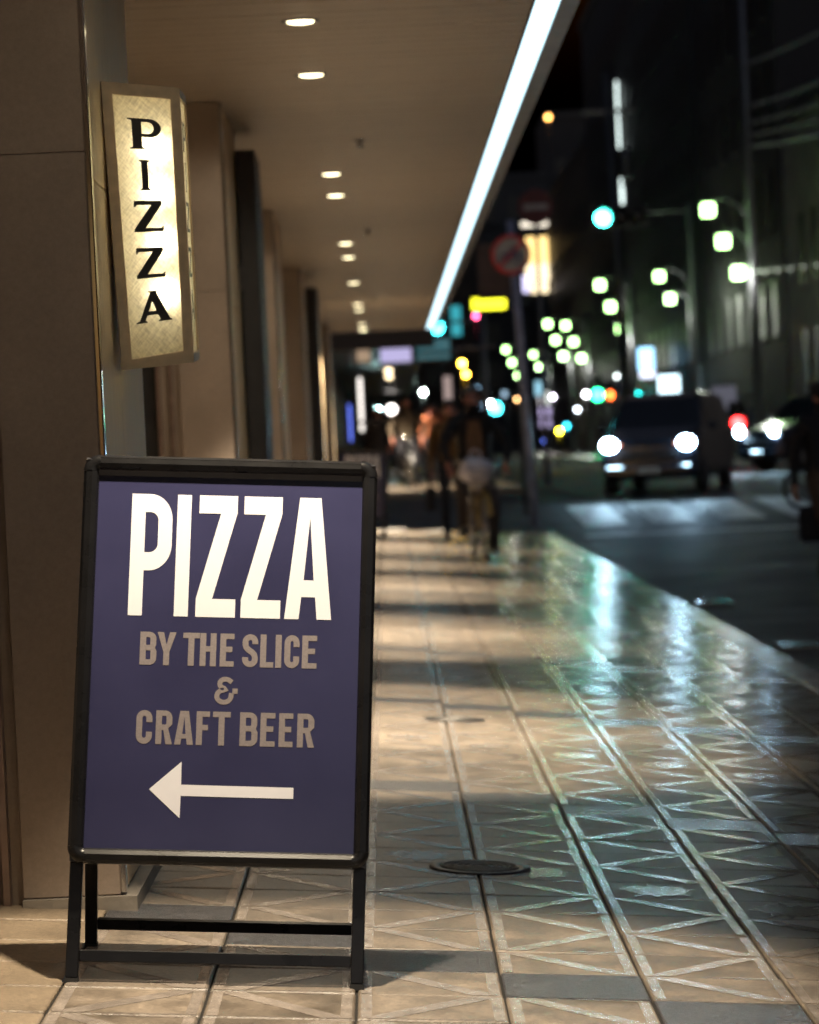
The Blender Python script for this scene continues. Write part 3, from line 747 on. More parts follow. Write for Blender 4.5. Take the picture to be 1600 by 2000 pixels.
# ================================================================== FIGURES
def skin_mesh(name, pts, edges, mats, matfn, root=0, sub=1):
    me = bpy.data.meshes.new(name); me.from_pydata([p[0] for p in pts], edges, [])
    o = bpy.data.objects.new("tmp", me); COL.objects.link(o)
    sk = o.modifiers.new("skin", 'SKIN'); sk.use_smooth_shade = True
    if not me.skin_vertices: 
        bpy.context.view_layer.objects.active = o
    lay = me.skin_vertices[0].data
    for i, p in enumerate(pts):
        r = p[1]; lay[i].radius = (r, r) if not isinstance(r, tuple) else r
        lay[i].use_root = (i == root)
    sb = o.modifiers.new("sub", 'SUBSURF'); sb.levels = sub; sb.render_levels = sub
    dg = bpy.context.evaluated_depsgraph_get()
    out = bpy.data.meshes.new_from_object(o.evaluated_get(dg)); out.name = name
    bpy.data.objects.remove(o)
    out.materials.clear()
    for m in mats: out.materials.append(m)
    for p in out.polygons: p.material_index = matfn(p.center); p.use_smooth = True
    return out
def person(t, J, mats, hair=None, hat=None):
    """J: joint positions in the thing's space; mats = skin, top, trousers, shoes, inner"""
    names = ['pelvis', 'waist', 'chest', 'neck', 'jaw', 'head', 'crown',
             'shL', 'elL', 'wrL', 'shR', 'elR', 'wrR', 'hipL', 'knL', 'anL', 'toL', 'hipR', 'knR', 'anR', 'toR']
    rad = dict(pelvis=(.165, .12), waist=(.155, .115), chest=(.18, .125), neck=.058, jaw=.068, head=(.082, .098), crown=.055, shL=.078, elL=.056, wrL=.036, shR=.078, elR=.056, wrR=.036,
               hipL=.098, knL=.067, anL=.046, toL=.036, hipR=.098, knR=.067, anR=.046, toR=.036)
    pts = [(Vector(J[n]), rad[n]) for n in names]; ix = {n: i for i, n in enumerate(names)}
    E = [('pelvis', 'waist'), ('waist', 'chest'), ('chest', 'neck'), ('neck', 'jaw'), ('jaw', 'head'), ('head', 'crown'), ('chest', 'shL'), ('shL', 'elL'), ('elL', 'wrL'), ('chest', 'shR'), ('shR', 'elR'), ('elR', 'wrR'),
         ('pelvis', 'hipL'), ('hipL', 'knL'), ('knL', 'anL'), ('anL', 'toL'), ('pelvis', 'hipR'), ('hipR', 'knR'), ('knR', 'anR'), ('anR', 'toR')]
    E = [(ix[a], ix[b]) for a, b in E]
    for sd, el, wr in (('L', 'elL', 'wrL'), ('R', 'elR', 'wrR')):
        d = (Vector(J[wr]) - Vector(J[el])).normalized(); side = d.cross(Vector((0, 0, 1)));
        side = side.normalized() if side.length > .1 else Vector((0, 1, 0)); up = side.cross(d)
        palm = Vector(J[wr]) + d * .075; pts.append((palm, (.036, .02))); pi = len(pts) - 1; E.append((ix[wr], pi))
        for k in range(4):
            a = palm + side * (.027 - .018 * k) + d * .03; bnd = a + d * (.045 - .005 * abs(k - 1)) - up * .015; c_ = bnd + d * .012 - up * .028
            pts += [(a, .0095), (bnd, .009), (c_, .0075)]; n0 = len(pts) - 3; E += [(pi, n0), (n0, n0 + 1), (n0 + 1, n0 + 2)]
        a = Vector(J[wr]) + d * .04 + side * .035; b_ = a + d * .035 + side * .018 - up * .012
        pts += [(a, .0105), (b_, .009)]; E += [(pi, len(pts) - 2), (len(pts) - 2, len(pts) - 1)]
    segs = [('skin', 'neck', 'crown'), ('skin', 'wrL', 'wrL'), ('skin', 'wrR', 'wrR'), ('top', 'waist', 'chest'), ('top', 'shL', 'elL'), ('top', 'elL', 'wrL'), ('top', 'shR', 'elR'), ('top', 'elR', 'wrR'), ('top', 'chest', 'neck'), ('top', 'chest', 'shL'), ('top', 'chest', 'shR'),
            ('trousers', 'pelvis', 'hipL'), ('trousers', 'pelvis', 'hipR'), ('trousers', 'hipL', 'knL'), ('trousers', 'knL', 'anL'), ('trousers', 'hipR', 'knR'), ('trousers', 'knR', 'anR'), ('shoes', 'anL', 'toL'), ('shoes', 'anR', 'toR')]
    mi = {'skin': 0, 'top': 1, 'trousers': 2, 'shoes': 3}
    hand = [Vector(J['wrL']) + (Vector(J['wrL']) - Vector(J['elL'])).normalized() * .09, Vector(J['wrR']) + (Vector(J['wrR']) - Vector(J['elR'])).normalized() * .09]
    def fn(c):
        if min((c - h_).length for h_ in hand) < .085: return 0
        best, bi = 9, 0
        for k, a, b in segs:
            A, B = Vector(J[a]), Vector(J[b]); ab = B - A; tt = 0 if ab.length < 1e-6 else max(0, min(1, (c - A).dot(ab) / ab.length_squared))
            ds = (c - A - ab * tt).length - (.03 if k == 'top' else 0)
            if k == 'skin' and a != b: ds += .02
            if ds < best: best, bi = ds, mi[k]
        return bi
    body = link('body', skin_mesh('body', pts, E, mats, fn), t)
    hd = Vector(J['head']); fd = Vector(J.get('face', (0, -1, 0))).normalized(); sd = fd.cross(Vector((0, 0, 1))).normalized()
    fb_ = MB()
    MB().ball(hd + fd * .105 - Vector((0, 0, .022)), .017, 8, sq=(.8, 1, 1.6)).build('nose', mats[0], t, True)
    for k in (-1, 1):
        MB().ball(hd + fd * .088 + sd * .033 * k + Vector((0, 0, .01)), .011, 8).build('eye', M_ink, t, True)
        MB().ball(hd + sd * .086 * k - Vector((0, 0, .01)), .026, 8, sq=(.5, .8, 1.3)).build('ear', mats[0], t, True)
    MB().ball(hd + fd * .088 - Vector((0, 0, .062)), .018, 8, sq=(1.4, .5, .35)).build('mouth', mat('lip', (.25, .08, .07), .5, n_scale=9, n_amt=.1), t, True)
    if hair:
        h_ = MB(); cc = hd - fd * .02 + Vector((0, 0, .03)); b = MB().ball(cc, .112, 18, sq=(.92, 1, 1.02))
        keep = [f for f in b.f if sum((Vector(b.v[i]) - cc).dot(fd * .8 - Vector((0, 0, 1)) * .75) for i in f) / len(f) < .035]
        h_.add(b.v, keep); h_.build('hair', hair, t, True)
    if hat:
        c0 = hd + Vector((0, 0, .055))
        h_ = MB().ball(c0, .118, 16, sq=(.95, 1, .8)).add([c0 + fd * .09 + sd * .08, c0 + fd * .20 + sd * .06, c0 + fd * .20 - sd * .06, c0 + fd * .09 - sd * .08], [(0, 1, 2, 3)])
        h_.build('cap', hat, t, True)
    return body
def cloth(name, r, g, b): return mat(name, lin(r, g, b), .85, n_scale=14, n_amt=.25, bump=.4, b_scale=40, coords='obj')
M_skin = mat('skin', lin(176, 120, 104), .5, n_scale=10, n_amt=.08)
M_hair = mat('dark_hair', (.012, .010, .009), .5, n_scale=60, n_amt=.3)
M_shoe = mat('dark_shoe', (.014, .013, .013), .5, n_scale=12, n_amt=.2)
def bicycle(t, m_frame, basket=True, bag=None):
    rw = .33; yF, yR = -.55, .52
    for nm, yy in (('front_wheel', yF), ('rear_wheel', yR)):
        wv = MB().torus((0, yy, rw), rw - .018, .019, 36, 8, 'x').build(nm, M_rubber, t, True)
        MB().torus((0, yy, rw), rw - .042, .009, 36, 6, 'x').build('rim', M_trim, wv, True)
        sp = MB()
        for k in range(18):
            a = 2 * math.pi * k / 18; sp.tube([(.015 * (-1) ** k, yy, rw), (0, yy + (rw - .045) * math.cos(a), rw + (rw - .045) * math.sin(a))], .0015, 4)
        sp.build('spokes', M_trim, wv); MB().tube([(-.045, yy, rw), (.045, yy, rw)], .018, 8).build('hub', M_trim, wv, True)
    hd, st = (0, -.40, .80), (0, .24, .80); bb = (0, .05, .28)
    f = MB().tube([hd, (0, -.425, .70), bb], .018, 8).tube([bb, st], .016, 8).tube([(0, -.43, .66), (0, .15, .55)], .014, 8)
    for s in (-1, 1): f.tube([bb, (.05 * s, yR, rw)], .010, 6).tube([(0, .2, .68), (.05 * s, yR, rw)], .009, 6)
    f.build('frame', m_frame, t, True)
    fk = MB().tube([(0, -.385, .88), (0, -.43, .66)], .016, 8)
    for s in (-1, 1): fk.tube([(0, -.43, .67), (.055 * s, -.44, .63), (.055 * s, yF, rw)], .011, 6)
    fk.build('fork', m_frame, t, True)
    MB().tube([(-.29, -.20, .98), (-.22, -.34, 1.0), (0, -.385, .95), (.22, -.34, 1.0), (.29, -.20, .98)], .012, 8).build('handlebar', M_trim, t, True)
    for s in (-1, 1): MB().tube([(.29 * s, -.21, .982), (.295 * s, -.10, .972)], .016, 8).build('grip', M_rubber, t, True)
    MB().ball((0, .27, .86), .1, 10, sq=(.8, 1.3, .35)).build('saddle', M_rubber, t, True)
    fe = []
    for k in range(11):
        a = R(20 + 125 * k / 10); fe.append((yF - (rw + .03) * math.cos(a), rw + (rw + .03) * math.sin(a)))
    mg = MB().add([(sx * .03, y_, z_) for y_, z_ in fe for sx in (-1, 1)], [(2 * i, 2 * i + 1, 2 * i + 3, 2 * i + 2) for i in range(10)]); mg.build('mudguard', m_frame, t)
    MB().tube([(-.085, .05, .28), (.085, .05, .28)], .014, 6).build('crank_axle', M_trim, t)
    for s in (-1, 1): MB().box(s * .14 - .045, s * .14 + .045, .05 - .04, .05 + .04, .28 - .17 * s - .012, .28 - .17 * s + .012).build('pedal', M_rubber, t)
    MB().ball((0, -.47, .78), .05, 10, sq=(1, .7, 1)).build('headlamp', M_glass, t, True)
    if basket:
        bk = MB()
        for z in (.74, .80, .86, .92): 
            k = .13 + (z - .74) * .25
            bk.tube([(-k, -.47, z), (-k, -.72, z), (k, -.72, z), (k, -.47, z), (-k, -.47, z)], .004, 5)
        for i in range(9): 
            a = -.12 + .03 * i; bk.tube([(a, -.70, .735), (a * 1.35, -.72, .93)], .003, 4).tube([(a, -.70, .735), (a, -.48, .735)], .003, 4)
        bk.build('basket', M_gmetal, t)

# main cyclist riding towards the camera
g0 = P(941, 1082, 30.3); gx = g0.x
bike = thing('bicycle', 'yellowish bicycle with a front basket ridden towards the camera on the pavement', 'bicycle', (gx, 30.9, pz(gx)), (0, 0, R(6)))
bicycle(bike, mat('ochre_paint', (.30, .20, .05), .35, n_scale=8, n_amt=.15))
bag = thing('white_bag', 'white bag lying in the front basket of the ridden bicycle', 'bag', (gx - .02, 30.9 - .60, pz(gx) + .76), (0, 0, R(6)))
bb_ = MB().ball((0, 0, .14), .17, 14, sq=(1.05, .75, .85)); bb_.v = [(x + .015 * math.sin(40 * z), y + .012 * math.cos(33 * x), z + .01 * math.sin(50 * x)) for x, y, z in bb_.v]
bb_.build('pouch', mat('white_plastic', (.62, .58, .64), .4, n_scale=12, n_amt=.1, bump=.4, b_scale=30), bag, True)
MB().torus((0, 0, .29), .06, .008, 20, 6, 'y').build('handle', MATS['white_plastic'], bag, True)
rider = thing('person', 'person in dark open jacket and khaki trousers riding the bicycle with a basket', 'person', (gx, 30.9, pz(gx)), (0, 0, R(6)))
J = dict(pelvis=(0, .25, .93), waist=(0, .22, 1.10), chest=(0, .13, 1.34), neck=(0, .09, 1.49), jaw=(0, .05, 1.55), head=(0, .04, 1.62), crown=(0, .05, 1.71), face=(0.1, -1, -.05),
         shL=(-.20, .12, 1.40), elL=(-.33, -.02, 1.16), wrL=(-.30, -.13, 1.0), shR=(.20, .12, 1.40), elR=(.34, -.02, 1.16), wrR=(.30, -.13, 1.0),
         hipL=(-.11, .22, .90), knL=(-.16, -.12, .70), anL=(-.15, .06, .33), toL=(-.16, -.12, .27), hipR=(.11, .22, .90), knR=(.17, -.05, .52), anR=(.17, .10, .12), toR=(.17, -.08, .05))
person(rider, J, [M_skin, cloth('black_jacket', 30, 27, 30), cloth('khaki_trousers', 74, 64, 60), M_shoe], hair=mat('grey_hair', (.10, .085, .08), .6, n_scale=50, n_amt=.3))
MB().add([(-.085, -.012, .96), (.085, -.012, .96), (.09, .005, 1.2), (.06, -.005, 1.40), (-.06, -.005, 1.40), (-.09, .005, 1.2)], [(0, 1, 2, 3, 4, 5)]).build('shirt_front', cloth('brown_shirt', 110, 80, 54), rider)

def walker(label, loc, h, rotz, cols, hair=None, hat=None, stride=.16, group=None, armout=0.):
    t = thing('person', label, 'person', loc, (0, 0, rotz), group)
    k = h / 1.74; s = stride
    J = dict(pelvis=(0, 0, .95), waist=(0, 0, 1.10), chest=(0, -.01, 1.33), neck=(0, -.01, 1.47), jaw=(0, -.03, 1.53), head=(0, -.03, 1.61), crown=(0, -.02, 1.70), face=(0, -1, -.05),
             shL=(-.19, 0, 1.40), elL=(-.25, .08, 1.13), wrL=(-.25, .0 + s * .4, .90), shR=(.19, 0, 1.40), elR=(.25 + armout, -.02, 1.13), wrR=(.24 + armout, -.14, .91),
             hipL=(-.10, 0, .91), knL=(-.11, -s * .9, .50), anL=(-.11, -s, .085), toL=(-.12, -s - .15, .035), hipR=(.10, 0, .91), knR=(.11, s * .25, .49), anR=(.11, s * 1.3, .11), toR=(.11, s * 1.3 - .13, .035))
    J = {a: (tuple(c * k for c in v) if a != 'face' else v) for a, v in J.items()}
    person(t, J, cols, hair, hat); return t
mst = cloth('mustard_coat', 84, 58, 22); dk = cloth('charcoal_coat', 34, 32, 36); brn = cloth('brown_trousers', 78, 62, 52); drk = cloth('navy_trousers', 26, 26, 34); org_ = cloth('rust_coat', 150, 84, 48); olv = cloth('olive_coat', 84, 74, 60); gry = cloth('grey_trousers', 96, 88, 90)
p = P(886, 990, 37.0)
wk = walker('person in a mustard coat walking just left behind the oncoming cyclist', (p.x, 37.0, pz(p.x)), 1.70, R(4), [M_skin, mst, drk, M_shoe], hair=M_hair)
hb = thing('hand_bag', 'black hand bag carried by the person in the mustard coat', 'bag', (p.x - .27, 37.05, pz(p.x) + .36))
MB().box(-.06, .06, -.17, .17, 0, .30, c=.03).build('pouch', dk, hb); MB().torus((0, 0, .36), .13, .012, 20, 6, 'x').build('handle', dk, hb, True)
p = P(1606, 1146, 26.4)
wr_ = walker('person in dark jacket and brown trousers cut by the right edge of the photo', (p.x + .06, 26.4, rz(26) + .005), 1.80, R(28), [M_skin, dk, brn, M_shoe], hat=dk, stride=.2)
um = thing('hoop_bag', 'dark bag with a thin hoop handle carried by the person at the right edge', 'bag', (P(1572, 1000, 26.3).x, 26.3, P(1560, 1000, 26.3).z))
MB().torus((0, 0, .20), .17, .016, 30, 8, 'y').build('handle', dk, um, True); MB().box(-.05, .22, -.05, .05, -.26, .03, c=.03).build('pouch', dk, um)
zf = .30
for n, (px, D, lab, cols, ht) in enumerate(((848, 62, 'small person in a rust orange coat on the lit far pavement', [M_skin, org_, drk, M_shoe], 1.66),
                                        (834, 70, 'small person in charcoal beside the rust orange coat far along the pavement', [M_skin, dk, drk, M_shoe], 1.7),
                                        (740, 64, 'small dark person standing just behind the distant pizza board', [M_skin, dk, drk, M_shoe], 1.62))):
    x = P(px, 880, D).x
    walker(lab, (x, D, zf), ht, R(random.uniform(-20, 20)), cols, hair=M_hair, group='distant walkers on the far pavement')
x = P(798, 900, 58).x
fb2 = thing('bicycle', 'distant bicycle with a shiny wheel on the lit pavement across the side street', 'bicycle', (x, 58, zf), (0, 0, R(5)))
bicycle(fb2, M_gmetal, False)
r2 = thing('person', 'distant cyclist in an olive coat across the side street', 'person', (x, 58, zf), (0, 0, R(5)))
person(r2, dict(J), [M_skin, olv, drk, M_shoe], hair=M_hair)

# ================================================================== VEHICLES
M_car = mat('dark_car_paint', (.012, .016, .026), .22, n_scale=3, n_amt=.1, coat=.6)
M_head = emit('headlamp_lens', (.50, .78, 1.0), 60, True)
M_tailred = emit('red_lamp', (1.0, .02, .02), 14)
def car(label, loc, rotz, wd=1.64, ht=1.62, ln=3.9, hz=.80, m=M_car, lamp=M_head, group='cars on the wet road'):
    t = thing('van', label, 'van', loc, (0, 0, rotz), group)
    # stations from nose (-y) to tail: y, half width low, z low, half width belt, z belt, half width top, z top
    h = wd / 2; st = [(-ln / 2, .80, .30, .80, .62, .74, .78), (-ln / 2 + .10, .94, .24, .95, .72, .88, .88), (-ln / 2 + .55, .99, .22, 1.0, .88, .92, .99),
                      (-ln / 2 + .85, 1.0, .22, 1.0, .92, .90, 1.08), (-ln / 2 + 1.35, 1.0, .22, 1.0, .95, .80, ht - .08), (-ln / 2 + 1.75, 1.0, .22, 1.0, .95, .78, ht), (ln / 2 - .9, 1.0, .22, 1.0, .97, .78, ht), (ln / 2 - .2, 1.0, .25, 1.0, .98, .78, ht - .05), (ln / 2, .95, .32, .95, .9, .82, .98)]
    vs = []
    for (y, a, z0, b, z1, c, z2) in st:
        a *= h; b *= h; c *= h
        vs += [(-a * .9, y, z0), (-a, y, z0 + .1), (-b, y, z1), (-c, y, z2 - .04), (-c * .86, y, z2), (c * .86, y, z2), (c, y, z2 - .04), (b, y, z1), (a, y, z0 + .1), (a * .9, y, z0)]
    k = 10; fs = [(i * k + j, i * k + (j + 1) % k, (i + 1) * k + (j + 1) % k, (i + 1) * k + j) for i in range(len(st) - 1) for j in range(k)]
    fs += [tuple(range(k))[::-1], tuple((len(st) - 1) * k + j for j in range(k))]
    b = MB().add(vs, fs).build('body', m, t)
    y0, y1 = -ln / 2 + .87, -ln / 2 + 1.35
    def lerp(a, b, q): return a + (b - a) * q
    zb, zt = 1.10, ht - .10
    MB().add([(-h * .84, y0 - .012, zb), (h * .84, y0 - .012, zb), (h * .70, y1 - .022, zt), (-h * .70, y1 - .022, zt)], [(0, 1, 2, 3)]).build('windscreen', M_glass, t)
    for s in (-1, 1):
        for (ya, yb) in ((y1 + .02, y1 + .80), (y1 + .86, ln / 2 - .35)):
            MB().add([(s * (h * 1.004), ya, .985), (s * (h * 1.004), yb, .985), (s * (h * .805), yb, ht - .12), (s * (h * .815), ya + .05, ht - .12)], [(0, 1, 2, 3) if s > 0 else (3, 2, 1, 0)]).build('side_window', M_glass, t)
        hl = MB().ball((s * (h - .20), -ln / 2 + .03, hz), .13, 12, sq=(1.25, .45, .8)).build('headlight', M_glass, t, True)
        MB().ball((s * (h - .20), -ln / 2 - .005, hz), .115, 12, sq=(1.2, .5, .95)).build('bulb', lamp, hl, True)
        MB().ball((s * (h - .36), -ln / 2 + .02, hz - .02), .04, 8, sq=(1, .6, 1)).build('indicator', emit('amber_indicator', (1, .28, .06), 1.2), t, True)
        MB().ball((s * (h + .09), y0 + .02, 1.06), .09, 10, sq=(.9, .6, .8)).build('mirror', m, t, True)
        MB().box(s * h * .80 - .07, s * h * .80 + .07, ln / 2 - .05, ln / 2 + .005, .75, .95, c=.02).build('tail_lamp', mat('red_plastic', (.3, .01, .01), .3, n_scale=9, n_amt=.1), t)
        for y in (-ln / 2 + .70, ln / 2 - .72):
            tw = MB().lathe([(.0, -.085), (.2, -.085), (.285, -.08), (.30, -.05), (.30, .05), (.285, .08), (.2, .085), (.0, .085)], 26, c=(s * (h - .09), y, .30), axis='x').build('wheel', M_rubber, t, True)
            MB().lathe([(.0, .092), (.17, .092), (.19, .088)], 20, c=(s * (h - .09), y, .30), axis='x').build('rim', M_gmetal, tw, True)
    MB().box(-h * .55, h * .55, -ln / 2 - .012, -ln / 2 + .03, .55, .68, c=.01).build('grille', M_dmetal, t)
    MB().box(-h * .85, h * .85, -ln / 2 - .03, -ln / 2 + .06, .30, .46, c=.03).build('bumper', m, t)
    MB().box(-.165, .165, -ln / 2 - .042, -ln / 2 - .031, .335, .425).build('number_plate', mat('plate', (.55, .55, .5), .4, n_scale=9, n_amt=.1), t)
    return t
cx = P(1270, 880, 49).x
car('dark van with glaring white headlights facing the camera at the crossing', (cx + .42, 50.3, rz(50.3) - .0), R(-15))
c2 = P(1483, 860, 63)
car('dark car with two round headlights waiting right of the glaring van', (c2.x + 1.75, 64.5, rz(64) + 0), R(-62), hz=.86)

# ================================================================== STREET FURNITURE AND FAR LIGHTS
M_lamp = emit('green_white_lantern', (.46, 1.0, .30), 6)
def post(t, x, y, z0, z1, r0, r1, dx=0., m=None):
    MB().tube([(x, y, z0), (x + dx * .5, y, (z0 + z1) / 2), (x + dx, y, z1)], [r0, (r0 + r1) / 2, r1], 10).build('post', m or M_gmetal, t, True)
def street_lamp(px, py, D, label, tall=None, n=3, dirx=1):
    a = P(px, py, D); base = Vector((a.x + 1.05 * dirx, D, .30))
    t = thing('street_lamp', label, 'street lamp', base, group='triple lantern street lamps')
    top = (a.z + .5 - base.z) if tall is None else tall
    post(t, 0, 0, 0, top, .13, .085)
    for k in range(n):
        c = Vector((a.x + .345 * k, D, a.z - .80 * k)) - base
        MB().tube([(0, 0, c.z - .30), (c.x * .25, 0, c.z + .06), (c.x * .6, 0, c.z + .26), (c.x, 0, c.z + .25)], .03, 6).build('arm', M_gmetal, t, True)
        lt = MB().box(c.x - .21, c.x + .21, -.16, .16, c.z + .165, c.z + .20, c=.01).build('lantern_cap', M_gmetal, t)
        MB().box(c.x - .155, c.x + .155, -.12, .12, c.z - .155, c.z + .155, c=.03).build('lantern', M_lamp, t)
    ld = bpy.data.lights.new('lantern_light', 'POINT'); ld.energy = 42; ld.color = (1.0, .97, .90); ld.shadow_soft_size = .15
    lo = bpy.data.objects.new('lantern_light', ld); COL.objects.link(lo); lo.parent = t; lo.location = (c.x - .1, -.35, c.z - .3)
    return t
street_lamp(1383, 410, 76, 'nearest triple lantern lamp on the tall pole at the right', tall=15)
street_lamp(1172, 557, 110, 'triple lantern lamp right of centre below the green signal')
street_lamp(1288, 540, 107, 'double lantern lamp left of the nearest triple lamp', n=2)
street_lamp(1105, 636, 147, 'right one of the two triple lamps clustered in mid distance')
street_lamp(1070, 633, 149, 'left one of the two triple lamps clustered in mid distance')
street_lamp(988, 683, 186, 'farthest triple lantern lamp left of the leaning sign pole')
street_lamp(1042, 693, 196, 'far lantern lamp half hidden by the leaning sign pole', n=2)

# leaning pole with the no bicycles sign
b0 = P(1046, 1024, 43.5); tp = P(996, 430, 43.5)
sp_ = thing('sign_pole', 'leaning grey pole with a round red rimmed no bicycles sign', 'road sign', (b0.x, 43.5, rz(43.5)))
o_ = Vector((b0.x, 43.5, rz(43.5)))
MB().tube([(0, 0, 0), tp - o_], .058, 12).build('pole', mat('blue_grey_pole', (.36, .40, .56), .4, metal=.0, n_scale=8, n_amt=.2), sp_, True)
sc = P(998, 497, 43.4) - o_
M_signred = mat('sign_red', (.8, .03, .03), .4, n_scale=9, n_amt=.1); M_signblue = mat('sign_blue', (.03, .06, .25), .4, n_scale=9, n_amt=.1)
sg = MB().lathe([(.0, -.008), (.235, -.008), (.235, .0)], 32, c=sc, axis='y').build('sign_face', mat('sign_white', (.45, .45, .45), .4, n_scale=9, n_amt=.1), sp_)
MB().lathe([(.238, -.012), (.285, -.012), (.288, .004), (.238, .004)], 32, c=sc, axis='y', cap=False).build('red_rim', M_signred, sg)
q = MB().box(-.025, .025, -.003, .0, -.235, .235); ca, sa = math.cos(R(45)), math.sin(R(45))
q.v = [(x * ca + z * sa + sc.x, y + sc.y - .011, -x * sa + z * ca + sc.z) for x, y, z in q.v]; q.build('red_bar', M_signred, sg)
q = MB()
for s in (-1, 1): q.torus((sc.x + s * .10, sc.y - .018, sc.z - .06), .065, .010, 20, 6, 'y')
q.tube([(sc.x - .10, sc.y - .018, sc.z - .06), (sc.x - .03, sc.y - .018, sc.z + .04), (sc.x + .07, sc.y - .018, sc.z + .04), (sc.x + .10, sc.y - .018, sc.z - .06)], .009, 6)
q.tube([(sc.x, sc.y - .018, sc.z - .06), (sc.x + .05, sc.y - .018, sc.z + .09), (sc.x + .01, sc.y - .018, sc.z + .10)], .009, 6); q.build('bicycle_mark', M_signblue, sg)
# dull sign board behind and the second round sign
sb = P(965, 530, 46); t = thing('hanging_board', 'dull brown board hanging left behind the round no bicycles sign', 'signboard', (sb.x, 46, sb.z))
MB().box(-.25, .25, -.02, .02, -.42, .42, c=.01).build('panel', mat('brown_board', (.12, .075, .06), .5, n_scale=4, n_amt=.2), t)
MB().tube([(.32, 0, -sb.z + rz(46)), (.32, 0, .55)], .04, 8).build('post', M_gmetal, t, True); MB().tube([(0, 0, .3), (.32, 0, .3)], .015, 6).build('bracket', M_gmetal, t)
ne = P(1046, 404, 62); t = thing('round_sign', 'dim round red no entry sign above the lit yellow billboard', 'road sign', (ne.x, 62, .22))
post(t, 0, .05, 0, ne.z + .35 - .22, .05, .04); sg = MB().lathe([(.0, -.012), (.36, -.012), (.365, .0)], 32, c=(0, 0, ne.z - .22), axis='y').build('disc', mat('dull_red', (.15, .03, .035), .5, n_scale=9, n_amt=.2), t)
MB().box(-.25, .25, -.02, -.013, ne.z - .22 - .06, ne.z - .22 + .06).build('white_bar', mat('sign_white', (.45, .45, .45)), sg)

def signal(px, py, D, col, label, s=12, horiz=True, pole_dx=2.2, d=.15, lit=0, grp='traffic signals'):
    a = P(px, py, D); m_ = emit('signal_%d_%d' % (px, py), col, s); bx_ = a.x + pole_dx
    t = thing('traffic_signal', label, 'traffic signal', (bx_, D, .22), group=grp); c = a - Vector((bx_, D, .22))
    off = d * 2.35
    if horiz: MB().box(c.x - d * 1.35, c.x + off * 2 + d * 1.35, -.05, .1, c.z - d * 1.35, c.z + d * 1.35, c=.03).build('housing', M_dmetal, t)
    else: MB().box(c.x - d * 1.3, c.x + d * 1.3, -.05, .1, c.z - d * 1.3, c.z + off + d * 1.3, c=.03).build('housing', M_dmetal, t)
    for k in range(3 if horiz else 2):
        q = (c.x + off * k, c.z) if horiz else (c.x, c.z + off * k)
        ln_ = MB().ball((q[0], -.06, q[1]), d, 14, sq=(1, .35, 1)).build('lens', m_ if k == lit else M_glass, t, True)
        MB().lathe([(d * 1.08, -.32), (d * 1.1, -.05)], 18, c=(q[0], 0, q[1] + .01), axis='y', cap=False).build('visor', M_dmetal, ln_, True)
    MB().tube([(0, .05, 0), (0, .05, c.z + .3)], .07, 8).build('post', M_gmetal, t, True)
    MB().tube([(0, .05, c.z + .1), (c.x + off * .5, .05, c.z + .1)], .035, 6).build('arm', M_gmetal, t, True)
    return t
signal(1177, 427, 78, (.04, 1.0, .72), 'bright green traffic signal high over the road right of the billboard', 26, d=.19)
signal(853, 640, 60, (.05, .85, .95), 'small cyan green signal at the far end of the canopy light strip', 9, False, pole_dx=.9, d=.13)
signal(1167, 771, 150, (.02, .85, .25), 'small green signal light low above the dark van roof', 12, False, pole_dx=.5, d=.27)
signal(1190, 772, 152, (1.0, .12, .02), 'small red orange signal light beside the low green signal', 8, False, pole_dx=.6, d=.2)
signal(1243, 776, 140, (.02, .75, .68), 'teal signal light just above the left of the van roof', 7, True, pole_dx=1.4, d=.25)
signal(968, 797, 140, (.05, .80, .90), 'cyan signal light right of the rider\'s head', 10, False, pole_dx=.5, d=.26)
signal(1440, 827, 70, (1.0, .02, .02), 'red signal light between the van and the waiting car', 16, False, pole_dx=.35, d=.14)

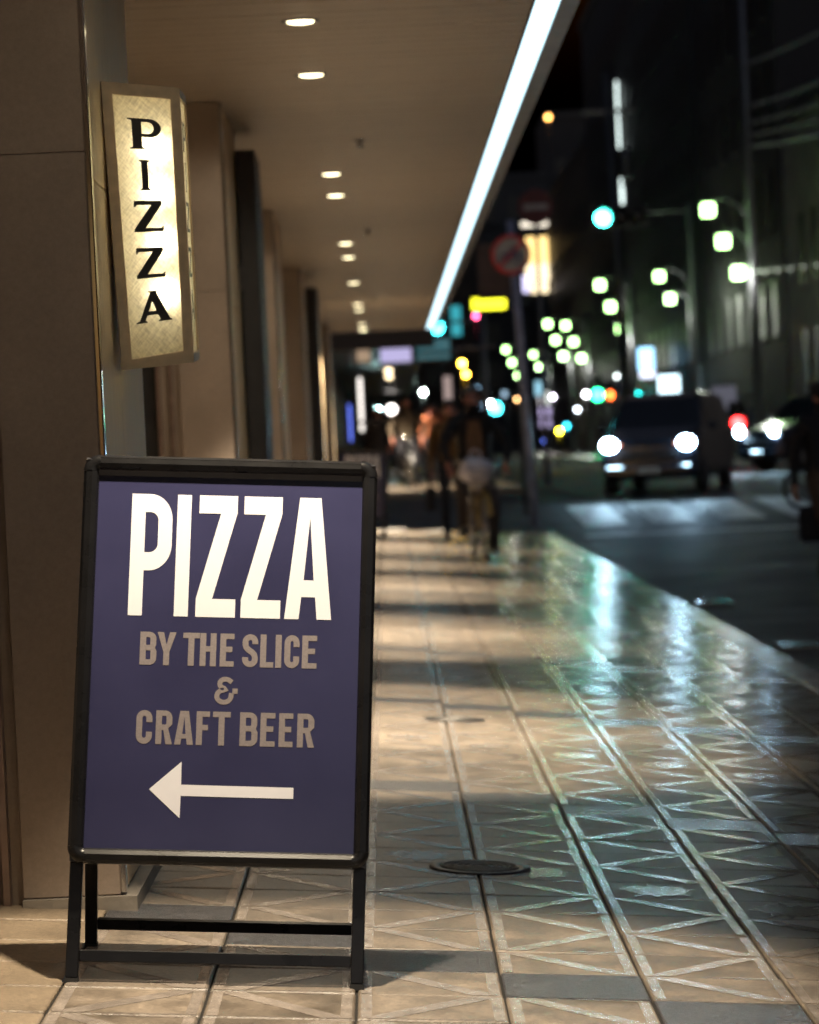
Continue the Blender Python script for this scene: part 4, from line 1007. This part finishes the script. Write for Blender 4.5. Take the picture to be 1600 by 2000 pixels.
def lamp(px, py, D, col, s, d, label, name='globe_lamp', sq=(1, 1, 1), ground=.30, grp='distant lamps on posts'):
    a = P(px, py, D); t = thing(name, label, 'lamp', (a.x, D, ground), group=grp); h = a.z - ground
    d *= .55; MB().ball((0, 0, h), d / 2, 12, sq=sq).build('globe', emit('lamp_%d_%d' % (px, py), col, s * 1.6), t, True)
    MB().tube([(0, .1, 0), (0, .1, h - d * .4)], [.05, .03], 6).build('post', M_dmetal, t, True)
    MB().lathe([(.06, h + d * .46), (.10, h + d * .50), (.02, h + d * .6)], 8).build('cap', M_dmetal, t)
    return t
G = (.78, 1.0, .62); Cw = (.75, 1.0, .85); Wm = (1, .82, .62)
for a in [(810, 728, 120, Cw, 20, .36, 'pale green globe lamp left of the amber pair'), (827, 766, 128, Cw, 20, .36, 'pale green globe lamp lower left of the amber pair'),
          (903, 710, 100, (1, .58, .04), 16, .36, 'upper of the two amber lamps above the rider'), (910, 731, 104, (1, .52, .04), 14, .34, 'lower of the two amber lamps above the rider'),
          (1322, 663, 130, G, 12, .42, 'green white lamp above the blue screens at the right'), (1347, 653, 138, G, 7, .40, 'paler lamp right of the one above the blue screens'),
          (1320, 703, 150, (.9, 1, .55), 6, .42, 'yellowish lamp between the two blue lit signs'), (1145, 770, 160, (.95, .95, 1), 12, .42, 'white lamp left of the low green signal'),
          (1093, 842, 90, (1, .80, .03), 14, .26, 'bright yellow lamp low beside the van'), (1107, 832, 110, (.03, .45, .62), 5, .3, 'dim blue lamp right above the yellow one'),
          (1066, 861, 95, (.12, .2, .9), 3, .3, 'dim deep blue lamp low right of the sign pole'), (957, 789, 120, (.85, 1, .97), 24, .36, 'brilliant white lamp right of the rider\'s head'),
          (738, 803, 75, (.55, 1.0, .95), 16, .34, 'cyan white lamp over the distant pizza board'), (746, 851, 80, (.95, .97, 1), 8, .30, 'white lamp low right of the distant pizza board'),
          (765, 800, 110, (1, .9, .85), 2.5, .6, 'dim pinkish lamp above the distant cyclist'), (1205, 735, 150, (.8, .9, .9), 3, .32, 'faint white lamp left of the blue screens'),
          (930, 617, 110, (1, .08, .2), 5, .34, 'small pink red lamp under the yellow neon sign'), (1385, 680, 150, (.7, .75, .9), 2, .3, 'faint grey lamp right of the blue vertical sign'),
          (1355, 466, 130, (.35, .65, 1), 5, .46, 'small pale blue lamp high beside the nearest triple lamp'), (1071, 229, 200, (1, .42, .10), 3.4, .62, 'single dim orange lamp high in the dark'),
          (835, 812, 90, (1, .35, .25), 1.2, .3, 'dim reddish lamp over the rust coat'), (1377, 776, 150, (1, .45, .15), 4, .34, 'small orange lamp at the right of the van roof'),
          (1407, 792, 140, (1, .68, .5), 5, .3, 'pale orange lamp right of the van roof'), (1262, 790, 150, (.9, .9, 1), 4, .3, 'faint white lamp above the middle of the van roof'), (1080, 775, 190, (.9, .8, 1), 7, .4, 'violet white lamp at the left of the lit shop windows'),
          (1128, 800, 195, (.8, .9, 1), 6, .4, 'pale lamp at the right of the lit shop windows'), (790, 690, 140, (1, .8, .6), 5, .3, 'small warm lamp above the two pale green globe lamps'),
          (865, 690, 150, (.5, .9, 1), 5, .3, 'small pale cyan lamp left of the amber pair'), (1010, 780, 160, (1, .5, .2), 4, .3, 'small orange lamp left of the leaning sign pole'),
          (1494, 794, 120, (.3, .3, .6), 2, .3, 'faint violet lamp above the waiting car')]:
    lamp(*a)

# ------------------------------------------------------------------ far buildings
def win_mat(n, col, s): return emit(n, col, s)
M_fac = [mat('dark_facade', (.024, .023, .027), .7, n_scale=.6, n_amt=.25), mat('grey_facade', (.045, .044, .047), .7, n_scale=.6, n_amt=.2), mat('beige_facade', (.42, .385, .335), .75, n_scale=1.2, n_amt=.15), mat('brown_facade', (.08, .055, .04), .7, n_scale=.7, n_amt=.25)]
M_wind = mat('unlit_window', (.015, .016, .02), .4)
def street_block(label, x0, y0, y1, ht, fac, depth=12, wy=3.0, wz=3.2, z0=3.6, lit=(), wsz=(1.1, 1.7)):
    """building on the right: its facade at x0 faces the street"""
    t = thing('street_building', label, 'building', (x0, (y0 + y1) / 2, .3), group='buildings across the street')
    hy = (y1 - y0) / 2
    MB().box(0, depth, -hy, hy, 0, ht).build('wall', fac, t); MB().box(-.15, depth, -hy, hy, ht, ht + .4).build('parapet', M_fac[1], t)
    wmesh = MB().box(-.05, -.003, -wsz[0] / 2, wsz[0] / 2, 0, wsz[1]).mesh('window', M_wind)
    fmesh = MB().box(-.09, -.004, -wsz[0] / 2 - .08, wsz[0] / 2 + .08, -.12, -.002).mesh('sill', fac)
    n = int((2 * hy - 1) / wy)
    for j in range(int((ht - z0) / wz)):
        if z0 + j * wz > 24: break
        for i in range(n):
            o = link('window', wmesh, t); o.location = (0, -hy + 1 + wy * (i + .4), z0 + j * wz); s_ = link('sill', fmesh, o)
    return t
street_block('beige low building with narrow windows at the right edge', 11.7, 70, 87.5, 9.4, M_fac[2], wy=2.4, z0=1.6, wz=3.2, wsz=(.9, 1.9))
street_block('very tall dark building behind the tall lamp pole', 11.9, 89.5, 112, 38, M_fac[0])
street_block('dark grey tall building right of the vertical white sign', 12.0, 114, 140, 34, M_fac[1])
street_block('far dark building carrying the vertical white sign', 12.2, 142, 175, 24, M_fac[0])
street_block('farthest dark brown building before the bend', 12.4, 177, 226, 18, M_fac[3])
def end_block(label, xa, xb, y, ht, fac, lit=()):
    t = thing('end_building', label, 'building', ((xa + xb) / 2, y, .3), group='buildings closing the street')
    hx = (xb - xa) / 2
    MB().box(-hx, hx, 0, 14, 0, ht).build('wall', fac, t); MB().box(-hx, hx, -.2, 14, ht, ht + .5).build('parapet', M_fac[1], t)
    wmesh = MB().box(-.6, .6, -.06, -.003, 0, 1.6).mesh('window', M_wind); bal = MB().box(-.9, .9, -.5, -.004, -.5, -.35).mesh('ledge', M_fac[1])
    n = max(1, int((2 * hx - .8) / 2.2))
    for j in range(int((ht - 5) / 3.2)):
        for i in range(n):
            o = link('window', wmesh, t); o.location = (-hx + 1.3 + 2.2 * i, 0, 5.2 + 3.2 * j); link('ledge', bal, o)
    return t
end_block('brown block with the yellow neon sign closing the street at its left', 2.6, 7.2, 234, 17, M_fac[3])
end_block('grey block with the lit billboard closing the street', 7.3, 13.4, 236, 21, M_fac[1])
end_block('dark block with stacked balconies closing the street at its right', 13.6, 24, 240, 26, M_fac[0])

# second arcade on the far side of the side street
far_b = thing('far_arcade', 'dark arcade building across the side street with shop signs under its canopy', 'building', (0, 0, 0))
MB().box(-14, -1.6, 53.5, 230, .3, 26).build('wall', M_fac[0], far_b)
MB().box(-1.58, .9, 54, 230, 3.05, 3.55).build('canopy', M_dmetal, far_b)
MB().box(-1.58, .92, 53.8, 53.98, 2.85, 3.6).build('fascia', M_fac[3], far_b)
for k in range(8): MB().box(-1.58, -1.2, 56 + 9 * k, 57 + 9 * k, .3, 3.04).build('pillar', M_stone, far_b)
def litsign(px0, px1, py0, py1, D, col, s, label, name='lit_sign', cat='sign', grp=None, bracket=True, extra=None):
    a, b = P(px0, py0, D), P(px1, py1, D); hx, hz_ = abs(b.x - a.x) / 2, abs(a.z - b.z) / 2
    t = thing(name, label, cat, ((a.x + b.x) / 2, D, (a.z + b.z) / 2), group=grp)
    MB().box(-hx - .04, hx + .04, .012, .16, -hz_ - .04, hz_ + .04, c=.02).build('casing', M_dmetal, t)
    MB().box(-hx, hx, -.02, .01, -hz_, hz_, c=.008).build('face', emit('sign_%d_%d' % (px0, py0), col, s), t)
    if bracket: MB().tube([(hx, .1, 0), (hx + .9, .1, 0)], .03, 6).build('bracket', M_gmetal, t)
    return t
gs = 'lit signs along the street'
litsign(742, 804, 678, 706, 56, (.42, .38, .62), .55, 'purple white shop sign hanging under the far canopy', grp=gs)
litsign(696, 724, 684, 706, 56, (.6, .42, .28), .28, 'small beige sign left of the purple shop sign', grp=gs)
litsign(812, 880, 664, 700, 58, (.05, .20, .24), .25, 'dim teal sign right of the purple shop sign', grp=gs)
litsign(699, 711, 738, 842, 70, (.85, .78, .72), 1.0, 'tall pale lit shop panel under the far arcade', grp=gs)
litsign(680, 688, 790, 862, 60, (.10, .16, .75), .9, 'thin blue neon strip on the far arcade wall', grp=gs)
litsign(924, 938, 755, 806, 110, (.35, .65, .95), .9, 'upright pale blue sign left of the rider\'s head', grp=gs)
litsign(866, 884, 735, 800, 90, (.35, .26, .24), .5, 'upright dull rose sign above the walkers', grp=gs)
litsign(922, 988, 584, 602, 112, (.95, .90, .02), 1.7, 'yellow neon sign below the dull hanging board', grp=gs)
litsign(880, 902, 598, 655, 116, (.02, .25, .30), .7, 'dark teal upright sign beside the end of the canopy', grp=gs)
litsign(1246, 1278, 680, 722, 128, (.32, .66, 1.0), 1.5, 'upper blue white screen on the right facades', grp=gs)
litsign(1250, 1280, 725, 737, 128, (.75, .8, 1.0), 1.1, 'narrow white sign just under the upper blue screen', grp=gs)
litsign(1286, 1328, 734, 768, 118, (.62, .88, 1.0), 1.6, 'lower pale blue screen over the van roof', grp=gs)
litsign(1343, 1353, 680, 700, 122, (.05, .12, .95), 1.6, 'small deep blue upright sign at the right', grp=gs)
litsign(1344, 1354, 708, 730, 122, (.45, .5, .95), 1.1, 'small violet sign below the deep blue one', grp=gs)
litsign(1366, 1392, 742, 770, 150, (.55, .30, .18), .6, 'dim orange shop sign at the right behind the van', grp=gs)
litsign(1219, 1228, 757, 784, 150, (.7, .8, .95), 1.0, 'small upright white sign left of the van roof', grp=gs)
litsign(1160, 1180, 752, 764, 160, (.12, .15, .8), .8, 'small blue sign above the low green signal', grp=gs)
litsign(1045, 1060, 745, 772, 140, (.3, .6, .75), .6, 'pale blue sign beside the leaning pole', grp=gs)
litsign(960, 990, 765, 775, 150, (.4, .6, .8), .6, 'thin pale blue sign above the white lamp', grp=gs)
litsign(1390, 1440, 755, 800, 95, (.10, .10, .13), .4, 'dull grey shutter sign behind the waiting car', grp=gs)
# vertical white neon made of tubes
for n, (p0, p1, q0, q1, st_, lab) in enumerate(((1186, 1196, 168, 296, 3.0, 'tall vertical white neon sign high on the right'), (1202, 1212, 158, 290, 1.1, 'fainter second column of the tall vertical neon sign'), (1210, 1221, 326, 398, 1.2, 'short broken white neon below the tall vertical sign'))):
    t = litsign(p0, p1, q0, q1, 150, (.80, .95, .92), st_, lab, grp='vertical neon signs')
# billboard panels
bb = P(1075, 485, 222)
t = thing('billboard', 'yellow lit billboard panels behind the no bicycles sign', 'billboard', (bb.x, 222, bb.z))
Mb = [emit('billboard_%d' % i, c, s) for i, (c, s) in enumerate((((1.0, .66, .24), 1.0), ((1.0, .80, .5), 1.0), ((1.0, .60, .20), 1.3), ((.85, .8, .75), 1.1), ((.7, .66, 1.0), .9)))]
for (x0, x1, y0, y1, m_) in ((1068, 1124, 394, 430, 0), (1068, 1126, 436, 466, 3), (1082, 1128, 468, 520, 2), (1026, 1072, 463, 515, 0), (1026, 1074, 516, 548, 1), (1036, 1072, 549, 572, 1), (1082, 1130, 521, 545, 1), (1084, 1131, 546, 568, 3), (1020, 1034, 538, 572, 4)):
    a, b = P(x0, y0, 222), P(x1, y1, 222)
    MB().box(a.x - bb.x + .03, b.x - bb.x - .03, -.1, 0, b.z - bb.z + .03, a.z - bb.z - .03, c=.02).build('lit_panel', Mb[m_], t)
a, b = P(1016, 388, 222), P(1134, 578, 222); MB().box(a.x - bb.x, b.x - bb.x, .02, .4, b.z - bb.z, a.z - bb.z).build('backing', M_dmetal, t)
for x_ in (1040, 1110):
    q0 = P(x_, 578, 222); MB().tube([(q0.x - bb.x, .3, q0.z - bb.z), (q0.x - bb.x, .3, -bb.z + .3)], .15, 8).build('support', M_dmetal, t)
litsign(1018, 1070, 434, 441, 180, (.9, .8, .65), .9, 'thin bright bar across the billboard', grp=gs)
# violet shop windows at the far end
sw = thing('lit_shopfront', 'row of violet white lit shop windows far down the street', 'shopfront', (P(1090, 800, 228).x, 228, .3))
for r_, (ya, yb, hgt) in enumerate(((768, 790, 1.0), (796, 812, .8), (818, 834, .45))):
    for k in range(6):
        if random.random() < .12: continue
        x0 = 1046 + 17 * k + 3 * r_; a, b = P(x0, ya + random.uniform(-4, 4), 228), P(x0 + 10, yb, 228); o0 = Vector((P(1090, 800, 228).x, 228, .3))
        MB().box(a.x - o0.x, b.x - o0.x, -.05, 0, b.z - .3, a.z - .3).build('lit_window', emit('shop_%d_%d' % (r_, k), random.choice(((.8, .7, .95), (.6, .5, .85), (.9, .85, .9), (.7, .75, .7))), hgt * random.uniform(.5, 1.2)), sw)
a, b = P(1040, 760, 228.2), P(1160, 850, 228.2); MB().box(a.x - o0.x, b.x - o0.x, .02, 3, -.05, a.z - .3).build('wall', M_fac[3], sw)
# arcade lamps along the second canopy
for n, (px, py) in enumerate(((717, 740), (727, 757), (731, 771), (735, 783))):
    D = 2.1 * F / (873 - py + .047 * 35); a = P(px, py, D)
    t = thing('canopy_lamp', 'the %s round white lamp in the row under the far canopy' % ['nearest', 'second', 'third', 'last'][n], 'lamp', a, group='lamps under the far canopy')
    MB().ball((0, 0, 0), .24, 12, sq=(1, 1, .6)).build('globe', emit('far_canopy_lamp', (.95, .98, .85), 22, True), t, True); MB().tube([(0, 0, .12), (0, 0, 3.06 - a.z)], .02, 6).build('stem', M_dmetal, t)
for n, (px, py) in enumerate(((759, 724), (760, 736))):
    a = P(px, py, 57 + 5 * n); t = thing('canopy_lamp', 'the %s of two small peach lamps right of the white lamp row' % ['upper', 'lower'][n], 'lamp', a, group='peach lamps under the far canopy')
    MB().ball((0, 0, 0), .075, 12, sq=(1, 1, .6)).build('globe', emit('peach_lamp', (1, .75, .45), 2.2), t, True); MB().tube([(0, 0, .08), (0, 0, max(.2, 3.06 - a.z))], .02, 6).build('stem', M_dmetal, t)
    ld = bpy.data.lights.new('canopy_lamp_light', 'SPOT'); ld.energy = 260; ld.color = (1, .82, .62); ld.spot_size = R(110); ld.spot_blend = .5; ld.shadow_soft_size = .1
    lo = bpy.data.objects.new('canopy_lamp_light', ld); COL.objects.link(lo); lo.parent = t; lo.location = (0, 0, -.16)

# overhead cables at the upper right, fixed to the tall pole and a second pole out of the frame
pole_x = P(1383, 410, 76).x + 1.05
def cable(z0, x1, y1, z1, sag, label, r=.035, m=None):
    pts = []
    for i in range(25):
        t_ = i / 24; pts.append(Vector((pole_x + .1 + (x1 - pole_x) * t_, 76 + (y1 - 76) * t_, z0 + (z1 - z0) * t_ - sag * 4 * t_ * (1 - t_))))
    t = thing('overhead_cable', label, 'cable', (pole_x, 76, z0), group='overhead cables at the upper right')
    MB().tube([q - Vector((pole_x, 76, z0)) for q in pts], r, 6).build('cable_run', m or M_rubcab, t, True)
    MB().ball((.1, 0, 0), .09, 8).build('clamp', M_gmetal, t, True)
M_rubcab = mat('grey_cable', (.22, .22, .23), .5, n_scale=8, n_amt=.2)
zz = lambda py: P(1478, py, 76).z
for n, (ya, zb, lab) in enumerate(((122, 11.2, 'topmost overhead cable at the upper right'), (205, 9.9, 'second overhead cable from the top at the upper right'), (238, 9.3, 'third overhead cable from the top at the upper right'), (262, 8.8, 'fourth overhead cable from the top at the upper right'), (284, 8.3, 'thick overhead cable above the beige building'))):
    cable(zz(ya), 12.5, 50, zb, .55, lab, .04 if n < 4 else .055)
t = thing('utility_pole', 'dark utility pole in mid distance below the vertical neon sign', 'pole', (P(1222, 700, 104).x, 104, .3))
MB().tube([(0, 0, 0), (-.25, 0, 13.2)], [.16, .11], 10).build('post', M_gmetal, t, True); MB().box(-1.1, .7, -.06, .06, 11.8, 11.95).build('crossarm', M_gmetal, t); MB().lathe([(.22, 9.6), (.24, 9.7), (.24, 10.5), (.2, 10.6)], 14, c=(.3, 0, 0)).build('transformer', M_gmetal, t, True)
zs = P(1490, 530, 76).z
t = thing('light_string', 'string of small pale lights hanging from the tall pole at the right', 'string lights', (pole_x, 76, zs))
pts = [Vector(((12.6 - pole_x) * i / 20, -22 * i / 20, (P(1600, 492, 66).z - zs) * i / 20 * 1.5 - .5 * 4 * (i / 20) * (1 - i / 20) * .25)) for i in range(21)]
MB().tube(pts, .02, 6).build('wire', M_rubcab, t, True)
for q in pts[1::1]: MB().ball(q - Vector((0, 0, .05)), .045, 8).build('bulb', emit('string_bulb', (.8, .85, .7), .25), t, True)
